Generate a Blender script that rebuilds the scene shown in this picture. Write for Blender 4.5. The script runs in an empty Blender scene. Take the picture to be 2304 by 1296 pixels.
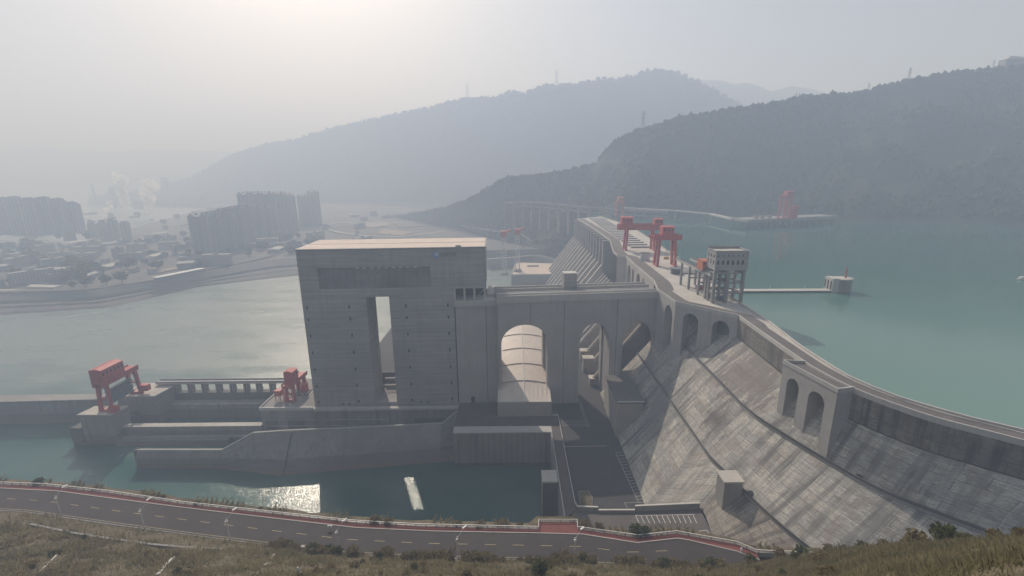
EXPO, HAZE = 0.5, 0.00068
import bpy, math, random
import numpy as np
from mathutils import Vector, noise as mnoise
random.seed(7)
D = bpy.data
SC = bpy.context.scene
COL = SC.collection
R = math.radians

# ------------------------------------------------------------------ survey: the camera's real position and lens
CAM_Z = 200.0
FPX = 1040.0
PITCH = R(14.2)
ROLL = R(0.55)


def _ray(u, v):
    x, y = (u - 1152) / FPX, (648 - v) / FPX
    c, s = math.cos(ROLL), math.sin(ROLL)
    x, y = c * x + s * y, -s * x + c * y
    return Vector((x, math.cos(PITCH) + y * math.sin(PITCH), -math.sin(PITCH) + y * math.cos(PITCH)))


def G(u, v, z):
    """surveyed point on the level z"""
    d = _ray(u, v)
    t = (z - CAM_Z) / d.z
    return Vector((d.x * t, d.y * t, z))


def V(u, v, Y):
    """surveyed point on the upright plane y = Y"""
    d = _ray(u, v)
    t = Y / d.y
    return Vector((d.x * t, Y, CAM_Z + d.z * t))


# ------------------------------------------------------------------ mesh helpers
class MB:
    def __init__(self):
        self.v = []
        self.f = []
        self.uv = None

    def add(self, vs, fs):
        n = len(self.v)
        self.v.extend([tuple(p) for p in vs])
        self.f.extend([tuple(i + n for i in f) for f in fs])
        return self

    def quad(self, a, b, c, d):
        return self.add([a, b, c, d], [(0, 1, 2, 3)])

    def hexa(self, b, t):
        return self.add(list(b) + list(t), [(3, 2, 1, 0), (4, 5, 6, 7), (0, 1, 5, 4), (1, 2, 6, 5), (2, 3, 7, 6), (3, 0, 4, 7)])

    def box(self, x0, x1, y0, y1, z0, z1):
        return self.hexa([(x0, y0, z0), (x1, y0, z0), (x1, y1, z0), (x0, y1, z0)],
                         [(x0, y0, z1), (x1, y0, z1), (x1, y1, z1), (x0, y1, z1)])

    def prism(self, poly, z0, z1):
        n = len(poly)
        a = sum(poly[i][0] * poly[(i + 1) % n][1] - poly[(i + 1) % n][0] * poly[i][1] for i in range(n))
        if a < 0:
            poly = poly[::-1]
        vs = [(p[0], p[1], z0) for p in poly] + [(p[0], p[1], z1) for p in poly]
        fs = [tuple(range(n - 1, -1, -1)), tuple(range(n, 2 * n))]
        fs += [(i, (i + 1) % n, (i + 1) % n + n, i + n) for i in range(n)]
        return self.add(vs, fs)

    def beam(self, p, q, w, h, up=(0, 0, 1)):
        p, q = Vector(p), Vector(q)
        d = (q - p).normalized()
        u = Vector(up)
        if abs(d.dot(u)) > 0.98:
            u = Vector((0, 1, 0))
        s = d.cross(u).normalized()
        u = s.cross(d)
        s, u = s * (w / 2), u * (h / 2)
        return self.hexa([p - s - u, p + s - u, q + s - u, q - s - u], [p - s + u, p + s + u, q + s + u, q - s + u])

    def tube(self, p, q, r0, r1=None, n=8, caps=True):
        r1 = r0 if r1 is None else r1
        p, q = Vector(p), Vector(q)
        d = (q - p).normalized()
        u = Vector((0, 0, 1)) if abs(d.z) < 0.95 else Vector((1, 0, 0))
        a = d.cross(u).normalized()
        b = d.cross(a)
        vs = []
        for c, r in ((p, r0), (q, r1)):
            vs += [c + a * (r * math.cos(2 * math.pi * k / n)) + b * (r * math.sin(2 * math.pi * k / n)) for k in range(n)]
        fs = [(k, k + n, (k + 1) % n + n, (k + 1) % n) for k in range(n)]
        if caps:
            fs += [tuple(range(n)), tuple(range(2 * n - 1, n - 1, -1))]
        return self.add(vs, fs)

    def loft(self, rows):
        n = len(rows[0])
        vs = [p for r in rows for p in r]
        fs = []
        for i in range(len(rows) - 1):
            for j in range(n - 1):
                fs.append((i * n + j, i * n + j + 1, (i + 1) * n + j + 1, (i + 1) * n + j))
        return self.add(vs, fs)

    def wall(self, poly, w, z0, z1):
        """a wall of width w along a plan polyline"""
        L = offset(poly, -w / 2)
        Rr = offset(poly, w / 2)
        n = len(poly)
        zz0 = z0 if isinstance(z0, (list, tuple)) else [z0] * n
        zz1 = z1 if isinstance(z1, (list, tuple)) else [z1] * n
        rows = [[(p[0], p[1], z) for p, z in zip(L, zz0)], [(p[0], p[1], z) for p, z in zip(L, zz1)],
                [(p[0], p[1], z) for p, z in zip(Rr, zz1)], [(p[0], p[1], z) for p, z in zip(Rr, zz0)]]
        vs = [p for r in rows for p in r]
        fs = []
        for i in range(4):
            k = (i + 1) % 4
            for j in range(n - 1):
                fs.append((i * n + j, i * n + j + 1, k * n + j + 1, k * n + j))
        fs += [(0, n, 2 * n, 3 * n), (n - 1, 4 * n - 1, 3 * n - 1, 2 * n - 1)]
        return self.add(vs, fs)

    def arches(self, x0, x1, th, z0, z1, holes, y=0.0):
        """upright wall x0..x1, thickness th, with arched openings (a, b, spring, crown)"""
        x = x0
        for a, b, sp, cr in sorted(holes):
            if a > x + 1e-6:
                self.box(x, a, y, y + th, z0, z1)
            n = 14
            pts = []
            for k in range(n + 1):
                t = math.pi * (1 - k / n)
                pts.append(((a + b) / 2 + (b - a) / 2 * math.cos(t), sp + (cr - sp) * math.sin(t)))
            for k in range(n):
                (xa, za), (xb, zb) = pts[k], pts[k + 1]
                self.quad((xa, y, za), (xb, y, zb), (xb, y, z1), (xa, y, z1))
                self.quad((xb, y + th, zb), (xa, y + th, za), (xa, y + th, z1), (xb, y + th, z1))
                self.quad((xa, y + th, za), (xb, y + th, zb), (xb, y, zb), (xa, y, za))
            self.quad((a, y, z1), (b, y, z1), (b, y + th, z1), (a, y + th, z1))
            x = b
        if x < x1 - 1e-6:
            self.box(x, x1, y, y + th, z0, z1)
        return self

    def facade(self, x0, x1, z0, z1, holes, y=0.0, depth=0.8):
        """front sheet at y facing -y with rectangular openings and their reveals"""
        xs = sorted({x0, x1, *[h[0] for h in holes], *[h[1] for h in holes]})
        zs = sorted({z0, z1, *[h[2] for h in holes], *[h[3] for h in holes]})
        for i in range(len(xs) - 1):
            for j in range(len(zs) - 1):
                cx, cz = (xs[i] + xs[i + 1]) / 2, (zs[j] + zs[j + 1]) / 2
                if any(h[0] < cx < h[1] and h[2] < cz < h[3] for h in holes):
                    continue
                self.quad((xs[i], y, zs[j]), (xs[i + 1], y, zs[j]), (xs[i + 1], y, zs[j + 1]), (xs[i], y, zs[j + 1]))
        for a, b, c, d in holes:
            self.quad((a, y, c), (a, y + depth, c), (b, y + depth, c), (b, y, c))
            self.quad((a, y, d), (b, y, d), (b, y + depth, d), (a, y + depth, d))
            self.quad((a, y, c), (a, y, d), (a, y + depth, d), (a, y + depth, c))
            self.quad((b, y, c), (b, y + depth, c), (b, y + depth, d), (b, y, d))
        return self

    def build(self, name, m, parent=None, org=None, smooth=False):
        if parent is not None and org is None:
            r = parent
            while r.parent is not None:
                r = r.parent
            org = r.location if 'worldbuilt' in r else (0, 0, 0)
        o3 = Vector(org) if org is not None else Vector((0, 0, 0))
        me = D.meshes.new(name)
        me.from_pydata([(p[0] - o3.x, p[1] - o3.y, p[2] - o3.z) for p in self.v], [], self.f)
        if self.uv is not None:
            lay = me.uv_layers.new(name='UVMap')
            for lp in me.loops:
                lay.data[lp.index].uv = self.uv[lp.vertex_index]
        me.update()
        if smooth:
            me.polygons.foreach_set('use_smooth', [True] * len(me.polygons))
        if m is not None:
            me.materials.append(m)
        ob = D.objects.new(name, me)
        COL.objects.link(ob)
        if parent is not None:
            ob.parent = parent
        elif org is not None:
            ob.location = o3
        return ob


def offset(poly, d):
    out = []
    n = len(poly)
    for i in range(n):
        p = Vector((poly[i][0], poly[i][1]))
        t = Vector((0, 0))
        if i > 0:
            t += (p - Vector(poly[i - 1][:2])).normalized()
        if i < n - 1:
            t += (Vector(poly[i + 1][:2]) - p).normalized()
        t.normalize()
        out.append((p.x - t.y * d, p.y + t.x * d))
    return out


def resample(pts, n):
    pts = [Vector(p) for p in pts]
    ds = [0]
    for a, b in zip(pts, pts[1:]):
        ds.append(ds[-1] + (b - a).length)
    out = []
    for k in range(n):
        s = ds[-1] * k / (n - 1)
        i = 0
        while i < len(pts) - 2 and ds[i + 1] < s:
            i += 1
        t = (s - ds[i]) / max(1e-9, ds[i + 1] - ds[i])
        out.append(pts[i].lerp(pts[i + 1], t))
    return out


def raw_mesh(name, vs, fs, m, smooth=False):
    me = D.meshes.new(name)
    vs = np.asarray(vs, dtype=np.float32)
    fs = np.asarray(fs, dtype=np.int32)
    k = fs.shape[1]
    me.vertices.add(len(vs))
    me.vertices.foreach_set('co', vs.ravel())
    me.loops.add(fs.size)
    me.loops.foreach_set('vertex_index', fs.ravel())
    me.polygons.add(len(fs))
    me.polygons.foreach_set('loop_start', np.arange(0, fs.size, k, dtype=np.int32))
    if smooth:
        me.polygons.foreach_set('use_smooth', np.ones(len(fs), dtype=bool))
    me.update(calc_edges=True)
    me.validate()
    if m is not None:
        me.materials.append(m)
    return me


def tag(o, label=None, cat=None, group=None, kind=None):
    if label:
        o['label'] = label
    if cat:
        o['category'] = cat
    if group:
        o['group'] = group
    if kind:
        o['kind'] = kind
    return o


def thing(name, label, cat, loc=(0, 0, 0), rot=0.0, group=None, world=False):
    o = D.objects.new(name, None)
    o.empty_display_size = 1.0
    COL.objects.link(o)
    o.location = loc
    o.rotation_euler = (0, 0, rot)
    tag(o, label, cat, group)
    if world:
        o['worldbuilt'] = 1
    return o


def dup(root, loc, rot=None, label=None, scale=None):
    r = root.copy()
    COL.objects.link(r)
    r.location = loc
    if rot is not None:
        r.rotation_euler = (0, 0, rot)
    if scale is not None:
        r.scale = scale
    if label:
        r['label'] = label
    for ch in list(root.children):
        c = ch.copy()
        COL.objects.link(c)
        c.parent = r
        for g in list(ch.children):
            d = g.copy()
            COL.objects.link(d)
            d.parent = c
    return r


def fbm(x, y, z=0.0, o=4):
    return mnoise.fractal(Vector((x, y, z)), 0.9, 2.1, o)


# ------------------------------------------------------------------ materials
class NT:
    def __init__(self, name):
        self.m = D.materials.new(name)
        self.m.use_nodes = True
        self.t = self.m.node_tree
        self.b = self.t.nodes['Principled BSDF']
        self.out = self.t.nodes['Material Output']
        self.pos = None

    def n(self, ty, **kw):
        nd = self.t.nodes.new(ty)
        for k, v in kw.items():
            setattr(nd, k, v)
        return nd

    def l(self, a, b):
        self.t.links.new(a, b)

    def coords(self, sc=(1, 1, 1), uv=False, rot=None):
        if uv:
            src = self.n('ShaderNodeUVMap').outputs[0]
        else:
            if self.pos is None:
                self.pos = self.n('ShaderNodeNewGeometry')
            src = self.pos.outputs['Position']
        mp = self.n('ShaderNodeMapping')
        mp.inputs['Scale'].default_value = sc
        if rot:
            mp.inputs['Rotation'].default_value = rot
        self.l(src, mp.inputs['Vector'])
        return mp.outputs[0]

    def noise(self, sc, scale=1.0, detail=6, rough=0.6, uv=False, rot=None):
        nz = self.n('ShaderNodeTexNoise')
        nz.inputs['Scale'].default_value = scale
        nz.inputs['Detail'].default_value = detail
        nz.inputs['Roughness'].default_value = rough
        self.l(self.coords(sc, uv, rot), nz.inputs['Vector'])
        return nz.outputs['Fac']

    def ramp(self, fac, stops):
        r = self.n('ShaderNodeValToRGB')
        e = r.color_ramp.elements
        while len(e) < len(stops):
            e.new(0.5)
        for k, (p, c) in enumerate(stops):
            e[k].position = p
            e[k].color = (c, c, c, 1) if isinstance(c, (int, float)) else (*c, 1)
        self.l(fac, r.inputs[0])
        return r.outputs[0]

    def mix(self, fac, a, b, mode='MIX'):
        x = self.n('ShaderNodeMix', data_type='RGBA', blend_type=mode)
        for s, v in ((0, fac), (6, a), (7, b)):
            if isinstance(v, (int, float)):
                x.inputs[s].default_value = v
            elif isinstance(v, tuple):
                x.inputs[s].default_value = (*v, 1)
            else:
                self.l(v, x.inputs[s])
        return x.outputs[2]

    def math(self, op, a, b=None):
        x = self.n('ShaderNodeMath', operation=op)
        for s, v in ((0, a), (1, b)):
            if v is None:
                continue
            if isinstance(v, (int, float)):
                x.inputs[s].default_value = v
            else:
                self.l(v, x.inputs[s])
        return x.outputs[0]

    def bump(self, h, strength=0.3, dist=0.2):
        bp = self.n('ShaderNodeBump')
        bp.inputs['Strength'].default_value = strength
        bp.inputs['Distance'].default_value = dist
        self.l(h, bp.inputs['Height'])
        self.l(bp.outputs[0], self.b.inputs['Normal'])

    def col(self, c):
        if isinstance(c, tuple):
            self.b.inputs['Base Color'].default_value = (*c, 1)
        else:
            self.l(c, self.b.inputs['Base Color'])

    def rough(self, r):
        if isinstance(r, (int, float)):
            self.b.inputs['Roughness'].default_value = r
        else:
            self.l(r, self.b.inputs['Roughness'])


def mul(c, k):
    return tuple(min(1, x * k) for x in c)


def concrete(name, c, var=0.22, big=0.03, streak=0.5, lifts=0.0, rough=0.9, fluted=0.0, bands=0.0, tide=None):
    t = NT(name)
    a = t.noise((big, big, big * 1.6), 1, 7, 0.65)
    base = t.ramp(a, [(0.3, mul(c, 1 - var)), (0.7, mul(c, 1 + var))])
    f = t.noise((1.1, 1.1, 1.1), 1, 4, 0.7)
    base = t.mix(0.35, base, t.ramp(f, [(0.25, 0.62), (0.75, 1.0)]), 'MULTIPLY')
    if streak:
        s = t.noise((0.35, 0.35, 0.018), 1, 5, 0.7)
        s2 = t.ramp(s, [(0.5, 0.0), (0.68, 1.0)])
        s3 = t.noise((0.03, 0.03, 0.05), 1, 3, 0.5)
        m = t.math('MULTIPLY', s2, t.ramp(s3, [(0.35, 0.1), (0.65, 1.0)]))
        m = t.math('MULTIPLY', m, streak)
        base = t.mix(m, base, mul(c, 0.42))
    if lifts:
        sx = t.n('ShaderNodeSeparateXYZ')
        t.l(t.pos.outputs['Position'], sx.inputs[0])
        fr = t.math('FRACT', t.math('DIVIDE', sx.outputs[2], lifts))
        ln = t.math('LESS_THAN', fr, 0.055)
        base = t.mix(t.math('MULTIPLY', ln, 0.6), base, mul(c, 0.4))
        hs = t.noise((0.035, 0.035, 0.8), 1, 6, 0.75)
        base = t.mix(0.6, base, t.ramp(hs, [(0.32, 0.55), (0.6, 1.0)]), 'MULTIPLY')
        lv = t.noise((0.0, 0.0, 1.0 / lifts), 1, 2, 0.5)
        base = t.mix(0.5, base, t.ramp(lv, [(0.35, 0.72), (0.65, 1.0)]), 'MULTIPLY')
    if tide:
        sx = t.n('ShaderNodeSeparateXYZ')
        t.l(t.pos.outputs['Position'], sx.inputs[0])
        zz = t.math('ADD', sx.outputs[2], t.math('MULTIPLY', t.noise((0.1, 0.1, 0.3), 1, 4), 1.6))
        base = t.mix(t.math('MULTIPLY', t.math('LESS_THAN', zz, tide[1]), 0.6), base, mul(c, 0.5))
        base = t.mix(t.math('MULTIPLY', t.math('LESS_THAN', zz, tide[0]), 0.9), base, tide[2])
    t.col(base)
    t.rough(rough)
    t.bump(t.noise((0.8, 0.8, 0.8), 1, 6, 0.7), 0.25, 0.15)
    return t.m


def plain(name, c, var=0.12, scale=0.6, rough=0.7, metal=0.0, rust=0.0):
    t = NT(name)
    a = t.noise((scale, scale, scale), 1, 5, 0.65)
    base = t.ramp(a, [(0.3, mul(c, 1 - var)), (0.7, mul(c, 1 + var))])
    if rust:
        b = t.noise((scale * 2, scale * 2, scale * 0.3), 1, 5, 0.7)
        base = t.mix(t.ramp(b, [(0.52, 0.0), (0.72, rust)]), base, mul(c, 0.4))
    t.col(base)
    t.rough(rough)
    t.b.inputs['Metallic'].default_value = metal
    t.bump(t.noise((2, 2, 2), 1, 3), 0.1, 0.05)
    return t.m


def asphalt(name, c):
    t = NT(name)
    a = t.noise((0.12, 0.12, 0.12), 1, 6, 0.7)
    b = t.noise((3, 3, 3), 1, 3, 0.7)
    base = t.ramp(a, [(0.3, mul(c, 0.78)), (0.7, mul(c, 1.25))])
    base = t.mix(0.4, base, t.ramp(b, [(0.3, 0.7), (0.7, 1.0)]), 'MULTIPLY')
    t.col(base)
    t.rough(0.85)
    t.bump(b, 0.2, 0.05)
    return t.m


def foliage(name, c1, c2, scale=0.8, thin=0.0):
    t = NT(name)
    a = t.noise((scale, scale, scale), 1, 4, 0.7)
    oi = t.n('ShaderNodeObjectInfo')
    base = t.ramp(a, [(0.3, c1), (0.7, c2)])
    base = t.mix(t.math('MULTIPLY', oi.outputs['Random'], 0.35), base, mul(c2, 1.15))
    t.col(base)
    t.rough(0.9)
    t.b.inputs['Specular IOR Level'].default_value = 0.15
    if thin:
        tl = t.n('ShaderNodeBsdfTranslucent')
        t.l(base, tl.inputs['Color'])
        ms = t.n('ShaderNodeMixShader')
        ms.inputs[0].default_value = thin
        t.l(t.b.outputs[0], ms.inputs[1])
        t.l(tl.outputs[0], ms.inputs[2])
        t.l(ms.outputs[0], t.out.inputs['Surface'])
    return t.m


def water(name, c, c2, bump1=0.25, scale=0.35, r0=0.08, r1=0.2, patch=0.006, silt_sheen=None):
    """open water: calm and ruffled patches, optionally a paler stretch, silt plus painted sky and hill reflection, over flow[0]..flow[1]"""
    t = NT(name)
    p = t.noise((patch, patch * 2.6, 1), 1, 5, 0.6, rot=(0, 0, 0.35))
    f = t.ramp(p, [(0.36, 0.0), (0.62, 1.0)])
    if silt_sheen:
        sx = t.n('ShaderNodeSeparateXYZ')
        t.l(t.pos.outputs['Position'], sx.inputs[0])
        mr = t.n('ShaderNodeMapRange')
        mr.inputs['From Min'].default_value, mr.inputs['From Max'].default_value = silt_sheen
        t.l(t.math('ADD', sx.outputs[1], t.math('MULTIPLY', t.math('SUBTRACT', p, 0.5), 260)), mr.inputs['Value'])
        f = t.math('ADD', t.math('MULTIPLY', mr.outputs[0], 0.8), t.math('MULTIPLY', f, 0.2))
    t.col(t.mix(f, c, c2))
    t.rough(t.ramp(f, [(0.0, r0), (1.0, r1)]))
    t.b.inputs['IOR'].default_value = 1.33
    h = t.noise((scale, scale, 1), 1, 4, 0.6)
    h2 = t.noise((scale * 0.18, scale * 0.3, 1), 1, 3, 0.6)
    hh = t.math('ADD', h, t.math('MULTIPLY', h2, 2.0))
    bp = t.n('ShaderNodeBump')
    bp.inputs['Distance'].default_value = 0.6
    t.l(t.ramp(p, [(0.35, bump1 * 0.55), (0.65, bump1)]), bp.inputs['Strength'])
    t.l(hh, bp.inputs['Height'])
    t.l(bp.outputs[0], t.b.inputs['Normal'])
    return t.m


def slope_stone(name, c, smooth=False, blotches=()):
    """masonry face laid out by distance along (u) and down (v) the slope, metres"""
    t = NT(name)
    br = t.n('ShaderNodeTexBrick')
    br.inputs['Scale'].default_value = 1.0
    br.inputs['Brick Width'].default_value = 2.2
    br.inputs['Row Height'].default_value = 0.75
    br.inputs['Mortar Size'].default_value = 0.09
    br.inputs['Color1'].default_value = (*mul(c, 1.2), 1)
    br.inputs['Color2'].default_value = (*mul(c, 0.68), 1)
    br.inputs['Mortar'].default_value = (*mul(c, 0.5), 1)
    t.l(t.coords((1, 1, 1), True), br.inputs['Vector'])
    big = t.noise((0.022, 0.03, 1), 1, 7, 0.68, uv=True)
    tone = t.ramp(big, [(0.3, mul(c, 0.72)), (0.5, c), (0.7, mul(c, 1.3))])
    base = t.mix(0.42 if not smooth else 0.05, tone, br.outputs['Color'])
    fine = t.noise((0.22, 1.5, 1), 1, 6, 0.8, uv=True)
    base = t.mix(0.6, base, t.ramp(fine, [(0.36, 0.22), (0.54, 1.0)]), 'MULTIPLY')
    # peeling render: ragged pale and brown plates
    pe = t.noise((0.09, 0.12, 1), 1, 9, 0.75, uv=True)
    base = t.mix(t.ramp(pe, [(0.52, 0.0), (0.55, 0.8)]), base, mul((c[0] * 0.9, c[1] * 0.82, c[2] * 0.8), 0.7))
    # lift lines and panel joints
    sx = t.n('ShaderNodeSeparateXYZ')
    t.l(t.n('ShaderNodeUVMap').outputs[0], sx.inputs[0])
    wob = t.math('MULTIPLY', t.noise((0.2, 0.2, 1), 1, 3, uv=True), 1.0)
    br_n = t.ramp(t.noise((0.1, 0.1, 1), 1, 4, uv=True), [(0.4, 0.0), (0.55, 0.75)])
    for ax, per, wd in ((0, 12.0, 0.03), (1, 9.0, 0.05)):
        fr = t.math('FRACT', t.math('DIVIDE', t.math('ADD', sx.outputs[ax], wob), per))
        ln = t.math('MULTIPLY', t.math('LESS_THAN', fr, wd), br_n)
        base = t.mix(t.math('MULTIPLY', ln, 0.62), base, mul(c, 1.5))
    pb_ = t.n('ShaderNodeTexBrick')
    pb_.inputs['Scale'].default_value = 1.0
    pb_.inputs['Brick Width'].default_value = 13.0
    pb_.inputs['Row Height'].default_value = 4.5
    pb_.inputs['Mortar Size'].default_value = 0.16
    pb_.inputs['Color1'].default_value = (0.62, 0.62, 0.62, 1)
    pb_.inputs['Color2'].default_value = (1.0, 0.98, 0.94, 1)
    pb_.inputs['Mortar'].default_value = (0.42, 0.42, 0.42, 1)
    t.l(t.coords((1, 1, 1), True), pb_.inputs['Vector'])
    base = t.mix(0.8, base, pb_.outputs['Color'], 'MULTIPLY')
    # dark water stains running straight down the face
    st = t.noise((0.15, 0.009, 1), 1, 6, 0.62, uv=True)
    st2 = t.noise((0.02, 0.022, 1), 1, 4, 0.6, uv=True)
    m = t.math('MULTIPLY', t.ramp(st, [(0.49, 0.0), (0.58, 1.0)]), t.ramp(st2, [(0.38, 0.1), (0.55, 0.95)]))
    base = t.mix(m, base, mul((c[0] * 0.85, c[1] * 0.85, c[2] * 0.88), 0.3))
    st3 = t.noise((0.45, 0.014, 1), 1, 5, 0.75, uv=True)
    base = t.mix(t.ramp(st3, [(0.52, 0.0), (0.62, 0.7)]), base, mul(c, 0.45))
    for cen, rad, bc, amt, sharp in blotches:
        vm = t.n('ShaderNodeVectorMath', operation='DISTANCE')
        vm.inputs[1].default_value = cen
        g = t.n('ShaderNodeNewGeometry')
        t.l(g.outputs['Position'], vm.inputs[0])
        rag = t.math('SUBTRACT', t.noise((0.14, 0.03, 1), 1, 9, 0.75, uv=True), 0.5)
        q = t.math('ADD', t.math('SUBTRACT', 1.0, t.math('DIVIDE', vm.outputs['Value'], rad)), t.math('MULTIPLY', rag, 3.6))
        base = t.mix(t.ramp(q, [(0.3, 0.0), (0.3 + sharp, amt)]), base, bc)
    t.col(base)
    t.rough(0.92)
    t.bump(t.math('ADD', t.math('MULTIPLY', br.outputs['Fac'], -0.5), t.noise((0.6, 0.9, 1), 1, 6, 0.7, uv=True)), 0.5, 0.3)
    return t.m


def windows_mat(name, wallc, glass, nx, nz):
    """far facades: window rows as a pattern of the wall, sizes in metres"""
    t = NT(name)
    br = t.n('ShaderNodeTexBrick', offset=0.0)
    br.inputs['Scale'].default_value = 1.0
    br.inputs['Brick Width'].default_value = nx
    br.inputs['Row Height'].default_value = nz
    br.inputs['Mortar Size'].default_value = nz * 0.26
    br.inputs['Mortar Smooth'].default_value = 0.0
    br.inputs['Color1'].default_value = (*glass, 1)
    br.inputs['Color2'].default_value = (*mul(glass, 1.6), 1)
    br.inputs['Mortar'].default_value = (*wallc, 1)
    tc = t.n('ShaderNodeTexCoord')
    sx = t.n('ShaderNodeSeparateXYZ')
    t.l(tc.outputs['Object'], sx.inputs[0])
    cb = t.n('ShaderNodeCombineXYZ')
    t.l(t.math('ADD', sx.outputs[0], sx.outputs[1]), cb.inputs[0])
    t.l(sx.outputs[2], cb.inputs[1])
    t.l(cb.outputs[0], br.inputs['Vector'])
    t.col(br.outputs['Color'])
    t.rough(0.7)
    return t.m


CONC = concrete('weathered concrete', (0.3, 0.29, 0.275), streak=0.55)
TOWER = concrete('tower concrete', (0.43, 0.425, 0.42), var=0.16, streak=0.45, lifts=3.0)
BRIDGE = concrete('bridge concrete', (0.42, 0.4, 0.38), var=0.15, streak=0.55)
PALE = concrete('pale slab concrete', (0.5, 0.47, 0.42), var=0.15, streak=0.0, big=0.08)
TRIM = concrete('pale trim concrete', (0.5, 0.485, 0.45), var=0.12, streak=0.3)
LOCKC = concrete('lock wall concrete', (0.27, 0.258, 0.248), var=0.28, streak=0.95, tide=(3.6, 9.5, (0.2, 0.165, 0.14)))
FLUTE = concrete('fluted quay concrete', (0.29, 0.255, 0.235), var=0.18, streak=0.9, tide=(2.2, 3.0, (0.12, 0.11, 0.1)))
PENS = concrete('tan penstock concrete', (0.37, 0.335, 0.3), var=0.22, streak=0.6, big=0.1)
DARKC = concrete('dark stained concrete', (0.13, 0.125, 0.12), streak=0.5)
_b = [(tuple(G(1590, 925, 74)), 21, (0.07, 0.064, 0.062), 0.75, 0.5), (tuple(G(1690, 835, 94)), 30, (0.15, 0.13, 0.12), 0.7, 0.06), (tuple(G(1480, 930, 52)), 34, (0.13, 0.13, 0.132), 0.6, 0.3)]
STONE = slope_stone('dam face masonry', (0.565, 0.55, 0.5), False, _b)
STONE2 = slope_stone('dam smooth block', (0.34, 0.31, 0.27), True)
ASPH = asphalt('road asphalt', (0.046, 0.039, 0.038))
ASPH2 = asphalt('yard asphalt', (0.045, 0.045, 0.048))
ASPH3 = asphalt('crest asphalt', (0.13, 0.115, 0.108))
REDP = asphalt('red pavement', (0.18, 0.054, 0.046))
WHITE = plain('white paint', (0.75, 0.74, 0.7), 0.08)
YELL = plain('yellow road paint', (0.42, 0.35, 0.19), 0.15)
DIRT = plain('pale dirt', (0.3, 0.24, 0.18), 0.3, 0.2, 0.95)
CRRED = plain('crane red paint', (0.44, 0.085, 0.075), 0.22, 0.4, 0.6, rust=0.6)
CRORG = plain('faded orange paint', (0.5, 0.16, 0.085), 0.16, 0.3, 0.6, rust=0.45)
STEEL = plain('grey steel', (0.2, 0.22, 0.24), 0.2, 0.5, 0.5, 0.3)
STEELB = plain('blue grey gate steel', (0.13, 0.18, 0.21), 0.2, 0.5, 0.55, 0.2)
GALV = plain('galvanised steel', (0.55, 0.56, 0.57), 0.1, 0.8, 0.45, 0.3)
GLASSD = plain('dark window glass', (0.03, 0.035, 0.04), 0.3, 0.3, 0.15)
ROOFT = plain('tan roof membrane', (0.6, 0.5, 0.42), 0.1, 0.06, 0.85)
SHEDR = plain('cream shed roof', (0.66, 0.585, 0.52), 0.08, 0.12, 0.6)
SHEDW = plain('shed wall', (0.36, 0.34, 0.31), 0.1, 0.1, 0.8)
VOID = plain('dark opening', (0.02, 0.02, 0.022), 0.1, 1, 0.9)
BLUE = plain('emblem blue', (0.1, 0.27, 0.6), 0.05, 1, 0.5)
OLIVE = plain('lettering olive', (0.16, 0.15, 0.075), 0.1, 1, 0.5)
RESW = water('reservoir water', (0.014, 0.085, 0.073), (0.15, 0.255, 0.215), 0.06, 0.3, 0.03, 0.14, 0.0042, silt_sheen=(460, 170))  # far water darker: the hill's reflection painted into the base colour
RIVW = water('river water', (0.018, 0.09, 0.08), (0.19, 0.235, 0.22), 0.34, 1.1, 0.12, 0.3, 0.01, silt_sheen=(330, 470))  # paler turbid main stream, with brighter sky reflection painted into its colour
SCRUB = foliage('dry scrub leaves', (0.1, 0.095, 0.042), (0.25, 0.2, 0.105), 0.25, 0.45)
GREEN = foliage('green shrub leaves', (0.05, 0.068, 0.025), (0.12, 0.13, 0.05), 0.4, 0.4)
GRASS = foliage('dry grass blades', (0.1, 0.1, 0.052), (0.31, 0.265, 0.155), 0.08, 0.45)
FOREST = foliage('hill forest', (0.02, 0.031, 0.02), (0.031, 0.041, 0.026), 0.02)
BARK = plain('bark', (0.1, 0.075, 0.055), 0.25, 2, 0.95)


def ground_mat(name, cols, sc):
    t = NT(name)
    a = t.noise((sc, sc, sc), 1, 9, 0.7)
    b = t.noise((sc * 9, sc * 9, sc * 9), 1, 6, 0.7)
    base = t.ramp(a, [(0.28 + 0.44 * i / (len(cols) - 1), c) for i, c in enumerate(cols)])
    base = t.mix(0.55, base, t.ramp(b, [(0.3, 0.45), (0.65, 1.0)]), 'MULTIPLY')
    t.col(base)
    t.rough(0.95)
    t.b.inputs['Specular IOR Level'].default_value = 0.2
    t.bump(b, 0.5 if sc > .02 else .15, 0.6 if sc > 0.02 else 4)
    return t.m


SOIL = ground_mat('scrubby soil', [(0.055, 0.052, 0.028), (0.095, 0.083, 0.048), (0.155, 0.128, 0.085), (0.07, 0.066, 0.034)], 0.07)
HILLM = ground_mat('wooded slope', [(0.018, 0.029, 0.018), (0.027, 0.038, 0.024), (0.038, 0.045, 0.03), (0.02, 0.032, 0.02)], 0.006)
PLAIN = ground_mat('city ground', [(0.06, 0.075, 0.05), (0.13, 0.125, 0.11), (0.2, 0.19, 0.165), (0.075, 0.085, 0.06)], 0.006)
BANK = ground_mat('revetment', [(0.14, 0.15, 0.145), (0.19, 0.18, 0.165), (0.24, 0.21, 0.185)], 0.02)

# ================================================================== camera, sky, sun, haze
cam_d = D.cameras.new('camera')
cam = D.objects.new('camera', cam_d)
COL.objects.link(cam)
cam_d.sensor_width = 36
cam_d.lens = FPX / 2304 * 36
cam_d.clip_start = 0.5
cam_d.clip_end = 30000
fw = Vector((0, math.cos(PITCH), -math.sin(PITCH)))
upv = Vector((0, math.sin(PITCH), math.cos(PITCH)))
rt = Vector((1, 0, 0))
c_, s_ = math.cos(ROLL), math.sin(ROLL)
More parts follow.
